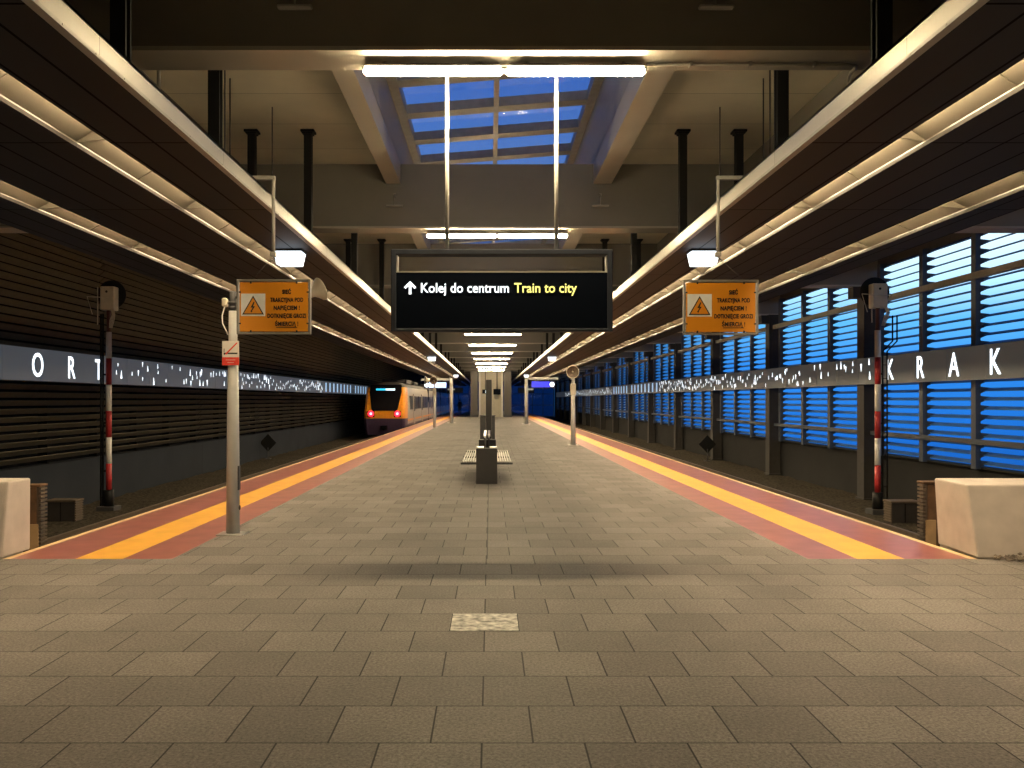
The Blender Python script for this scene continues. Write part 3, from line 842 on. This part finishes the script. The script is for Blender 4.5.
def horn_post(x, y, h, label, axes, group=None):
    t = thing('speaker_post', label, 'post', (x, y, 0), group)
    MB().tube([(0,0,.012),(0,0,h*.72)], [.095,.075], 16).build('shaft', M['pole_paint'], t)
    MB().tube([(0,0,h*.72),(0,0,h-.12)], [.06,.055], 16).build('upper_shaft', M['pole_paint'], t)
    MB().bevbox(-.17,.17,-.15,.15,0,.014,.004).build('base_plate', M['steel'], t)
    MB().bevbox(-.10,.10,-.08,.08,h*.72-.1,h*.72+.32,.01).build('junction_box', M['cream'], t)
    cl = MB(); cl.tube([(0,0,h-.14),(0,0,h+.04)], .06, 12)
    for a in axes:
        a_ = Vector(a).normalized(); cl.tube([(0,0,h),tuple(Vector((0,0,h))+a_*.16)], .02, 8)
    cl.build('clamp', M['dark_steel'], t)
    for a in axes:
        a_ = Vector(a).normalized()
        rot_horn('horn', tuple(Vector((0,0,h))+a_*.14), a, M['cream'], t, .24)
horn_post(3.08, 31.5, 2.72, 'grey post with a round horn speaker beside the right yellow strip', [(-.12,-1,-.05)])
horn_post(-3.33, 51.0, 2.85, 'grey post with two horn speakers beside the left platform side', [(-.05,-1,-.05), (-1,-.3,.0)])

# far portal posts with blue train displays
def portal(x, y, sg, label_post, label_disp, bright):
    t = thing('display_post', label_post, 'post', (x, y, 0))
    MB().tube([(0,0,.01),(0,0,3.25)], .125, 16).build('shaft', M['pole_paint'], t)
    MB().bevbox(min(-.12, sg*2.2), max(.12, sg*2.2), -.08, .08, 3.08, 3.24, .01).build('arm', M['pole_paint'], t)
    MB().bevbox(-.3,.3,-.3,.3,0,.02,.005).build('base_plate', M['steel'], t)
    d = thing('train_display', label_disp, 'display', (x+sg*1.15, y-.15, 2.50))
    MB().bevbox(-.82,.82,-.06,.16,0,.50,.01).build('case', M['blue_dark'], d)
    MB().box(-.78 if sg > 0 else -.45, .45 if sg > 0 else .78, -.064, -.06, .06, .44).build('screen', M['blue_pale'] if bright else M['blue_led'], d)
    ck = MB(); ck.tube([(sg*.62,-.066,.25),(sg*.62,-.06,.25)], .17, 16); ck.build('clock', M['disp_white'], d)
    hg = MB(); hg.box(-.5,-.44,0,.06,.5,.60); hg.box(.44,.5,0,.06,.5,.60); hg.build('hanger', M['dark_steel'], d)
    if bright:
        ln = MB()
        for q in range(3): ln.box(-.38, .6, -.067, -.064, .12+q*.11, .16+q*.11)
        ln.build('text_line', M['disp_white'], d)
portal(-2.80, 61.7, -1, 'grey post with a sideways arm carrying the left blue train display', 'blue lit train display above the left platform side, pale screen', True)
portal(2.52, 59.0, 1, 'grey post with a sideways arm carrying the right blue train display', 'deep blue train display above the right platform side', False)
# dark boards further on
for sg, side in ((-1,'left'), (1,'right')):
    x0 = (455-490)*76/850. if sg < 0 else (526-490)*76/850.
    t = thing('platform_sign', f'dark hanging platform board beyond the blue display on the {side}', 'sign', (x0, 76, 2.30))
    MB().bevbox(-.72,.72,-.08,.08,0,.48,.01).build('board', M['sign_black'], t)
    MB().box(-.66 if sg<0 else .0, .0 if sg<0 else .66, -.083,-.08,.25,.40).build('pale_field', mat('dull_field', (.25,.3,.35), .5), t)  # dull grey-blue field on the outer half of the board
    hg = MB(); hg.tube([(-.5,0,.48),(-.5,0,SZ-2.30)], .02, 8); hg.tube([(.5,0,.48),(.5,0,SZ-2.30)], .02, 8); hg.build('hanger_tube', M['dark_steel'], t)

# ------------------------------------------------------------------ back-to-back bench, slab and cabinet
t = thing('bench', 'double-sided metal bench with a dark end block in the platform middle', 'bench', (-.065, 16.9, 0))
MB().bevbox(-.21,.21,0,.35,0,.70,.006).build('end_block', M['bench'], t)
MB().bevbox(-.205,-.06,.0,.34,.70,.73,.004).build('block_cap', M['steel'], t)
MB().bevbox(.06,.205,.0,.34,.70,.73,.004).build('block_cap', M['steel'], t)
MB().bevbox(-.21,.21,3.85,4.2,0,.70,.006).build('end_block', M['bench'], t)
for sg in (-1, 1):
    st = MB()
    for q in range(6):
        x0, x1 = sorted((sg*(.215+q*.05), sg*(.215+q*.05+.028))); st.bevbox(x0, x1, .05, 3.9, .42, .445, .004)
    st.build('seat_slats', M['seat'], t)
    sf = MB(); x0, x1 = sorted((sg*.21, sg*.52))
    for y in (.03, 1.9, 3.88): sf.bevbox(x0, x1, y, y+.04, .385, .425, .004)
    sf.build('seat_frame', M['dark_steel'], t)
    bk = MB(); x0, x1 = sorted((sg*.025, sg*.06)); bk.bevbox(x0, x1, .36, 3.84, .60, .90, .006); bk.build('backrest', M['bench'], t)
    rl = MB(); x0, x1 = sorted((sg*.018, sg*.072)); rl.bevbox(x0, x1, .9, 3.84, .90, .93, .006); rl.build('back_rail', M['steel'], t)
    for y in (.9, 3.4):
        MB().bevbox(min(sg*.03,sg*.05), max(sg*.03,sg*.05), y, y+.05, .42, .62, .003).build('back_post', M['dark_steel'], t)
MB().bevbox(-.10,.10,.3,3.9,.36,.42,.004).build('spine_beam', M['dark_steel'], t)
o = MB().bevbox(-.075,.075,0,.9,0,2.20,.01); t = thing('info_slab', 'tall narrow dark slab standing edge-on behind the bench', 'information slab', (-.03, 22.2, 0))
o.build('body', M['bench'], t); MB().bevbox(-.13,.13,-.05,.95,0,.03,.005).build('foot_plate', M['dark_steel'], t)
MB().box(.075,.079,.08,.82,.6,2.05).build('poster_face', M['grey_paint'], t); MB().box(-.079,-.075,.08,.82,.6,2.05).build('poster_face', M['grey_paint'], t)
t = thing('cabinet', 'dark square cabinet on the platform behind the tall slab', 'cabinet', (-.09, 30.9, 0))
MB().bevbox(-.27,.27,0,.6,.06,1.08,.01).build('body', M['bench'], t); MB().bevbox(-.24,.24,.03,.57,0,.06,.004).build('plinth', M['black_steel'], t)
MB().bevbox(-.29,.29,-.02,.62,1.08,1.11,.005).build('lid', M['dark_steel'], t)
MB().box(-.24,.24,-.006,0,.12,1.02).build('door', M['dark_steel'], t)

# ------------------------------------------------------------------ lift and stair core at the far middle
t = thing('lift_core', 'cream lift core between two dark clad pillars far down the platform', 'lift', (.09, 83, 0))
for sg in (-1, 1):
    MB().bevbox(*sorted((sg*1.28, sg*2.0)), 0, 1.2, 0, BZ-.02, .02).build('pillar', M['clad'], t)
    MB().bevbox(*sorted((sg*1.24, sg*2.04)), -.05, 1.25, 0, .25, .02).build('pillar_foot', M['dark_steel'], t)
    MB().bevbox(*sorted((sg*1.02, sg*1.18)), .1, .3, 0, BZ-.02, .01).build('pale_post', M['white'], t)
MB().box(-1.2, 1.2, 1.0, 1.2, 0, BZ-.02).build('back_panel', M['cream'], t)
MB().bevbox(-.95, .95, .94, 1.0, .02, 2.1, .01).build('door', M['cream'], t)
MB().bevbox(-.95, .95, .90, 1.0, 2.1, 2.16, .01).build('door_head', M['steel'], t)
sc = MB(); sc.bevbox(.25, .95, .5, .62, 2.2, 2.75, .01); sc.tube([(.6,.56,2.75),(.6,.56,BZ-.03)], .04, 8); sc.build('monitor', M['sign_black'], t)
s2 = MB(); s2.bevbox(-.85, -.25, .5, .62, 2.3, 2.7, .01); s2.tube([(-.55,.56,2.7),(-.55,.56,BZ-.03)], .03, 8); s2.build('monitor', M['sign_black'], t)
MB().box(-.55,-.30,.494,.5,2.36,2.62).build('screen', M['disp_white'], t)
MB().tube([(.55,.75,1.95),(.55,.85,1.98)], .22, 16).build('mirror', M['steel'], t)

# ------------------------------------------------------------------ track signals seen from behind
def signal(sg, x, y, side):
    t = thing('track_signal', f'red and white banded signal mast by the {side} wall with a round black head', 'signal', (x, y, GROUND))
    cols_ = MB(); z = .55
    MB().bevbox(-.20,.20,-.2,.2,-.02,.10,.01).build('footing', M['dark_steel'], t)
    MB().tube([(0,0,.1),(0,0,.47)], .11, 14).build('base', M['black_steel'], t)
    n = 0; z = .47
    while z < 4.0:
        z1 = z+.60
        MB().tube([(0,0,z),(0,0,z1)], .062, 14).build('red_band' if n%2 == 0 else 'white_band', M['red_paint'] if n%2 == 0 else M['white'], t); z = z1; n += 1
    hz = 4.78
    MB().tube([(0,0,z),(0,0,hz)], .045, 12).build('mast_head', mat('mast_dark_red', (.10,.03,.025), .6), t)
    dk = MB(); dk.tube([(0,.14,hz+.02+.14),(0,.16,hz+.02+.14)], .33, 28); dk.build('round_backboard', M['black_steel'], t)
    bx = MB(); bx.bevbox(-.15,.17,-.12,.13,hz-.22,hz+.32,.015); bx.build('signal_box', M['cream'], t)
    MB().tube([(0.0,-.125,hz+.20),(0,-.118,hz+.20)], .028, 10).build('lock', M['ink'], t)
    br = MB(); br.tube([(.2*-sg*-1*0-.30,-.16,hz-.32),(-.42,-.16,hz+.08),(.22,-.16,hz+.05)], .009, 6); br.tube([(-.19,-.14,hz+.3),(-.19,-.14,hz-.55)], .012, 6)
    br.build('bracket_rods', M['cream'], t)
    cb = MB(); rr = random.Random(2)
    for q in range(4): cb.tube([(.10+.02*q,-.10,hz-.2),(.14+.02*q,-.14,hz-.33),(.08+.03*q,-.12,hz-.45),(.05+.02*q,-.08,hz-.62)], .010, 6)
    cb.build('cable', M['cream'], t)
    ld = MB(); lx = .11 if sg > 0 else -.13
    for dx in (0, .10*(1 if sg > 0 else -1)):
        if sg > 0: ld.tube([(lx+dx+.22,0,hz-.38),(lx+dx+.22,0,hz-.95),(lx+dx,0,hz-1.18),(lx+dx,0,.0)], .018, 8)
        else: ld.tube([(lx+dx*.5,0,hz-.3),(lx+dx*.5,0,0)], .022, 8)
    z = .3
    while z < 3.4:
        ld.tube([(lx,0,z),(lx+(.10 if sg > 0 else -.05),0,z)], .010, 6); z += .3
    ld.build('ladder', M['black_steel'], t)
    for z in (.9, 2.0, 3.1):
        MB().bevbox(min(0,lx), max(0,lx), -.015, .015, z-.02, z+.02, .003).build('ladder_stay', M['black_steel'], t)
signal(-1, -8.70, 19.4, 'left')
signal(1, 8.62, 18.9, 'right')

# dark diamond boards by the walls
for sg, x, y, side in ((-1, -9.45, 36.2, 'left'), (1, 8.95, 35.0, 'right')):
    t = thing('diamond_board', f'small dark diamond signal board on a stalk at the foot of the {side} wall', 'signal board', (x, y, GROUND))
    MB().tube([(0,0,0),(0,0,.5)], .025, 8).build('stalk', M['dark_steel'], t)
    MB().prism([(0,.32),(.36,.70),(0,1.08),(-.36,.70)], 'y', -.015, .015).build('board', M['black_steel'], t)
    MB().bevbox(-.12,.12,-.12,.12,-.01,.04,.004).build('foot_plate', M['dark_steel'], t)

# ------------------------------------------------------------------ buffer stops and cabinets at the track ends
def buffer_stop(sg, y, side):
    t = thing('buffer_stop', f'rust-brown buffer stop with ridged edges behind the {side} concrete block', 'buffer stop', (sg*6.78, y, GROUND))
    w = 1.0; h = 1.43; D = .15
    MB().bevbox(-w+.06, w-.06, 0, D, 0, h-.03, .01).build('body', M['brown'], t)
    for s_ in (-1, 1):
        rg = MB(); z = .06
        rg.box(min(s_*(w-.062), s_*(w-.03)), max(s_*(w-.062), s_*(w-.03)), .004, D-.004, 0, h-.031)
        while z < h-.06:
            rg.box(min(s_*(w-.04), s_*w), max(s_*(w-.04), s_*w), -.012, D, z, z+.028); z += .05
        rg.build('ridged_edge', M['ridge'], t)
    MB().bevbox(-w, w, -.02, D+.02, h-.03, h, .006).build('cap', M['brown'], t)
    MB().bevbox(-sg*(w-.10)-.07, -sg*(w-.10)+.07, -.018, 0, .50, .92, .005).build('pale_patch', mat('patch_tan', (.45,.30,.15), .7), t)
    for x in (-.40, .40):
        bf = MB(); bf.tube([(x,D,.95),(x,D+.3,.95),(x,D+.3,.95),(x,D+.34,.95)], [.09,.09,.2,.2], 16); bf.build('buffer', M['black_steel'], t)
    for x in (-.5, .5):
        MB().prism([(D,0),(D+.7,0),(D,1.0)], 'x', x-.05, x+.05).build('brace', M['brown'], t)
buffer_stop(-1, 10.95, 'left'); buffer_stop(1, 11.35, 'right')
for sg, x, y, side in ((-1, -8.83, 17.5, 'left'), (1, 8.46, 17.3, 'right')):
    t = thing('trackside_cabinet', f'low dark trackside box with ridged end near the {side} signal mast', 'box', (x, y, GROUND))
    MB().bevbox(-.28,.28,0,.32,0,.42,.01).build('body', M['cab'], t)
    MB().bevbox(-.31,.31,-.03,.35,.42,.46,.006).build('lid', M['ridge'], t)
    MB().box(-.02,.0,-.008,.002,.03,.41).build('door_seam', M['black_steel'], t)
    rg = MB(); q = -sg
    rg.box(min(q*.27,q*.285), max(q*.27,q*.285), .005, .315, .02, .41)
    z = .03
    while z < .4: rg.box(min(q*.28,q*.305), max(q*.28,q*.305), .0, .32, z, z+.025); z += .05
    rg.build('ridged_end', M['ridge'], t)

# ------------------------------------------------------------------ train on the left track
def train():
    X = -6.72; Y0 = 54.0; HW = 1.38; YE = 126.
    t = thing('train', 'silver and orange electric train with red tail lights at the left platform', 'train', (X, Y0, 0))
    zs = [-.55, -.2, .12, .50, .75, 1.0, 1.6, 2.2, 2.5, 2.72, 2.84]
    ws = [.93, .97, 1., 1., 1., .995, .98, .96, .93, .80, .5]
    def yof(z, s): return (max(0, z-.75)*.52 + (max(0, .3-z)*.25))*(1-s)
    secs = [(0, .84, 0), (.15, .93, 0.02), (.5, .98, .08), (1.2, 1., .35), (2.4, 1., 1.), (YE-Y0, 1., 1.)]
    b = MB(); rings = []
    for (dy, k, s) in secs:
        ring = [(-HW*w*k, dy+yof(z, s), z) for z, w in zip(zs, ws)]
        ring = [(-x, y, z) for x, y, z in ring] [::-1] + ring if False else ring
        full = [(HW*w*k, dy+yof(z, s), z) for z, w in zip(zs, ws)] + [(-HW*w*k, dy+yof(z, s), z) for z, w in list(zip(zs, ws))[::-1]]
        idx = []
        for p in full: idx.append(len(b.v)); b.v.append(p)
        rings.append(idx)
    n = len(zs); N2 = 2*n
    def mi_for(j, sec):
        jj = j if j < n-1 else (N2-2-j)
        if j == n-1: return 3
        z = (zs[jj]+zs[jj+1])/2
        if z > 2.5: return 3
        if sec <= 2 and z < .45: return 2
        if sec <= 1 and z > .7: return 1
        if sec <= 2 and .45 < z: return 1
        if z < .12: return 2
        return 0
    for i in range(len(rings)-1):
        for j in range(N2):
            q = (j+1)%N2
            b.face([rings[i][j], rings[i][q], rings[i+1][q], rings[i+1][j]], False, mi_for(j, i) if j < N2-1 else 3)
    for j in range(n-1):
        z = (zs[j]+zs[j+1])/2
        b.face([rings[0][j], rings[0][j+1], rings[0][N2-2-j], rings[0][N2-1-j]], False, 2 if z < .45 else (1 if z < 2.5 else 3))
    b.face(rings[-1])
    b.build('body', [M['t_silver'], M['t_orange'], M['t_purple'], M['t_roof']], t)
    # windscreen, a rounded trapezoid lying on the raked front and wrapping the top
    ws_ = MB()
    for (z0, z1, w0, w1) in ((.98, 1.2, .80, .86), (1.2, 2.2, .86, 1.04), (2.2, 2.66, 1.04, 1.0)):
        y0, y1 = yof(z0, 0)-.02, yof(z1, 0)-.02
        hexa(ws_, [(-w0, y0, z0), (w0, y0, z0), (w0, y0+.06, z0), (-w0, y0+.06, z0)], [(-w1, y1, z1), (w1, y1, z1), (w1, y1+.06, z1), (-w1, y1+.06, z1)])
    ws_.build('windscreen', M['t_black'], t)
    # dark left corner window panel and the right one stay orange; lamps
    for s_ in (-1, 1):
        hs = MB(); hs.bevbox(*sorted((s_*.62, s_*1.06)), -.05, .10, .58, .98, .03); hs.build('lamp_housing', M['t_black'], t)
        tl = MB(); tl.tube([(s_*.84,-.075,.80),(s_*.84,-.04,.80)], .19, 18); tl.build('tail_light', M['t_red'], t)
        tc_ = MB(); tc_.tube([(s_*.84,-.085,.80),(s_*.84,-.07,.80)], .08, 14); tc_.build('lamp_core', M['t_redhot'], t)
    yd = yof(2.32, 0)-.035
    MB().box(-.62, .0, yd, yd+.02, 2.25, 2.41).build('destination_display', M['cyan'], t)
    MB().box(.0, .60, yd, yd+.02, 2.25, 2.41).build('destination_display', M['disp_white'], t)
    cou = MB(); cou.bevbox(-.2,.2,-.35,.05,.0-.2,.15-.1,.02); cou.tube([(0,-.45,-.1),(0,-.3,-.1)], .14, 12); cou.build('coupler', M['t_black'], t)
    # side windows and doors on the platform side, four coaches
    for c_ in range(4):
        y0 = 2.6+c_*17.7
        for k, (a_, l_) in enumerate(((.3,2.2),(4.3,2.4),(7.0,2.4),(11.4,2.4),(14.1,2.2))):
            if a_+l_ > 17.2: continue
            w = MB(); w.bevbox(HW*.965-.02, HW*.995+.012, y0+a_, y0+a_+l_, 1.02, 1.95, .01); w.build('side_window', M['t_glass'], t)
        for a_ in (2.8, 9.75):
            d = MB(); d.bevbox(HW*.97-.02, HW+.014, y0+a_, y0+a_+1.3, .0, 2.1, .01); dd = d.build('door', M['t_orange'] if False else M['t_silver'], t)
            MB().box(HW+.006, HW+.02, y0+a_+.12, y0+a_+.58, .9, 1.95).build('door_window', M['t_glass'], dd)
            MB().box(HW+.006, HW+.02, y0+a_+.72, y0+a_+1.18, .9, 1.95).build('door_window', M['t_glass'], dd)
        if c_: MB().box(-HW*.99, HW*1.004, y0-.55, y0-.25, -.4, 2.6).build('gangway', M['t_black'], t)
        rq = MB(); rq.bevbox(-.85,.85,y0+3,y0+7,2.8,3.12,.05); rq.bevbox(-.85,.85,y0+9,y0+12.5,2.8,3.08,.05); rq.build('roof_unit', M['t_roof'], t)
        for yb_ in (y0+1.5, y0+14.5):
            for s_ in (-.72, .72):
                wh = MB(); wh.tube([(s_-.06,yb_,-.28),(s_+.06,yb_,-.28)], .40, 20); wh.build('wheel', M['t_black'], t)
    # orange lower flank line
    MB().bevbox(HW-.01, HW+.008, 1.3, YE-Y0-1, .30, .42, .002).build('side_stripe', M['t_orange'], t)
train()

# ------------------------------------------------------------------ walking person far down the platform
def person():
    t = thing('person', 'person in a dark jacket walking away on the left half of the platform', 'person', (-3.50, 99, 0))
    J = {}
    vs = []; es = []; rs = []
    def v(n, p, r, par=None):
        J[n] = len(vs); vs.append(p); rs.append(r)
        if par: es.append((J[par], J[n]))
    v('pelvis', (0,0,.93), (.15,.12)); v('belly', (0,0,1.08), (.15,.11), 'pelvis'); v('chest', (0,-.01,1.28), (.18,.12), 'belly')
    v('neckbase', (0,0,1.42), (.09,.08), 'chest'); v('neck', (0,-.01,1.48), (.055,.055), 'neckbase'); v('jaw', (0,-.02,1.54), (.07,.08), 'neck'); v('head', (0,-.01,1.62), (.078,.092), 'jaw'); v('top', (0,0,1.69), (.05,.06), 'head')
    for s_, n, fy in ((-1,'l',.16), (1,'r',-.14)):
        v('sh'+n, (s_*.17,0,1.38), (.07,.07), 'neckbase'); v('el'+n, (s_*.24,-fy*.5,1.12), (.048,.048), 'sh'+n); v('wr'+n, (s_*.23,-fy*1.1+.08,.90), (.035,.035), 'el'+n)
        v('hip'+n, (s_*.09,0,.86), (.095,.10), 'pelvis'); v('kn'+n, (s_*.10,fy*.9+.03,.48), (.062,.065), 'hip'+n); v('an'+n, (s_*.10,fy*1.5-.03,.09), (.042,.045), 'kn'+n); v('to'+n, (s_*.11,fy*1.5+.13,.04), (.04,.035), 'an'+n)
    me = bpy.data.meshes.new('body'); me.from_pydata(vs, es, []); me.update()
    for mm in (M['jacket'], M['trousers'], M['skin']): me.materials.append(mm)
    o = bpy.data.objects.new('body', me); C.objects.link(o); o.parent = t
    sk_ = o.modifiers.new('skin', 'SKIN'); sd = o.modifiers.new('smooth', 'SUBSURF'); sd.levels = 1; sd.render_levels = 1
    if not me.skin_vertices: bpy.context.view_layer.objects.active = o
    for i, r_ in enumerate(rs): me.skin_vertices[0].data[i].radius = r_
    me.skin_vertices[0].data[0].use_root = True
    dg = bpy.context.evaluated_depsgraph_get(); ev = o.evaluated_get(dg)
    m2 = bpy.data.meshes.new_from_object(ev); o.modifiers.clear(); o.data = m2
    m2.materials.clear()
    for mm in (M['jacket'], M['trousers'], M['skin']): m2.materials.append(mm)
    for p in m2.polygons:
        z = p.center.z; x = abs(p.center.x)
        p.material_index = 2 if z > 1.47 else (1 if z < .88 and x < .2 else 0); p.use_smooth = True
    hr = MB(); hr.tube([(0,-.035,1.58),(0,-.03,1.66),(0,-.01,1.73),(0,0,1.75)], [.085,.098,.07,.02], 14); hr.build('hair', M['hair'], t)
    for s_, fy in ((-1,.16), (1,-.14)):
        h = MB(); wx, wy, wz = s_*.23, -fy*1.1+.08, .90
        h.tube([(wx,wy,wz),(wx,wy+.01,wz-.05),(wx,wy+.015,wz-.09)], [.026,.036,.034], 10)
        for q in range(4):
            dy = -.024+.016*q; L_ = (.06,.075,.08,.068)[q]
            h.tube([(wx,wy+.015+dy,wz-.085),(wx-s_*.006,wy+.018+dy,wz-.085-L_*.55),(wx-s_*.022,wy+.02+dy,wz-.085-L_)], [.0095,.0085,.006], 8)
        h.tube([(wx-s_*.005,wy+.035,wz-.03),(wx-s_*.01,wy+.062,wz-.06),(wx-s_*.015,wy+.066,wz-.09)], [.012,.010,.007], 8)
        h.build('hand', M['skin'], t)
person()

# ------------------------------------------------------------------ sky
w = bpy.data.worlds.new('dusk'); SC.world = w; w.use_nodes = True
nt = w.node_tree
for n in list(nt.nodes): nt.nodes.remove(n)
N = nt.nodes.new; L = nt.links.new
out = N('ShaderNodeOutputWorld'); bg = N('ShaderNodeBackground'); tc = N('ShaderNodeTexCoord'); sx = N('ShaderNodeSeparateXYZ')
L(tc.outputs['Generated'], sx.inputs[0])
mr = N('ShaderNodeMapRange'); mr.inputs['From Min'].default_value = -.2; mr.inputs['From Max'].default_value = .6; L(sx.outputs['Z'], mr.inputs['Value'])
rp = N('ShaderNodeValToRGB'); cr = rp.color_ramp
def z2(p): return (p+.2)/.8
cr.elements[0].position = z2(-.12); cr.elements[0].color = (.002, .012, .05, 1)
cr.elements[1].position = z2(.6); cr.elements[1].color = (.012, .04, .13, 1)
for p, c_ in ((-.085, (.010,.11,.5)), (-.02, (.016,.19,.74)), (.04, (.035,.30,.95)), (.085, (.14,.58,1.15)), (.13, (.68,1.12,1.4)), (.18, (1.0,1.25,1.42)), (.24, (.10,.30,.80)), (.33, (.05,.16,.60))):
    e = cr.elements.new(z2(p)); e.color = c_+(1,)
L(mr.outputs[0], rp.inputs['Fac'])
# the afterglow lies to the right; straight ahead and to the left the sky is darker
az = N('ShaderNodeMapRange'); az.inputs['From Min'].default_value = .07; az.inputs['From Max'].default_value = .33
az.inputs['To Min'].default_value = 0.; az.inputs['To Max'].default_value = 1.; az.interpolation_type = 'SMOOTHSTEP'; L(sx.outputs['X'], az.inputs['Value'])
r2 = N('ShaderNodeValToRGB'); c2 = r2.color_ramp
c2.elements[0].position = z2(-.1); c2.elements[0].color = (.001,.005,.02,1)
c2.elements[1].position = z2(.6); c2.elements[1].color = (.014,.045,.15,1)
for p, c_ in ((.05,(.005,.032,.10)), (.2,(.05,.16,.52)), (.28,(.11,.26,.70)), (.36,(.05,.16,.58))):
    e = c2.elements.new(z2(p)); e.color = c_+(1,)
L(mr.outputs[0], r2.inputs['Fac'])
mx = N('ShaderNodeMix'); mx.data_type = 'RGBA'
L(az.outputs[0], mx.inputs[0]); L(r2.outputs[0], mx.inputs[6]); L(rp.outputs[0], mx.inputs[7])
L(mx.outputs[2], bg.inputs['Color']); bg.inputs['Strength'].default_value = 1.
L(bg.outputs[0], out.inputs['Surface'])

# ------------------------------------------------------------------ camera
cam = bpy.data.cameras.new('camera'); co = bpy.data.objects.new('camera', cam); C.objects.link(co)
co.location = (0, 0, 1.67); co.rotation_euler = (R(90), 0, 0)
cam.sensor_width = 36; cam.sensor_fit = 'HORIZONTAL'; cam.lens = 36*850/1024
cam.shift_x = 22/1024; cam.shift_y = 16/1024
cam.clip_start = .05; cam.clip_end = 600
SC.camera = co
SC.view_settings.view_transform = 'Standard'; SC.view_settings.look = 'None'
SC.view_settings.exposure = 0.; SC.view_settings.gamma = 1.; SC.view_settings.use_curve_mapping = False
SC.cycles.max_bounces = 8; SC.cycles.diffuse_bounces = 5; SC.cycles.glossy_bounces = 3
SC.cycles.sample_clamp_indirect = 4.
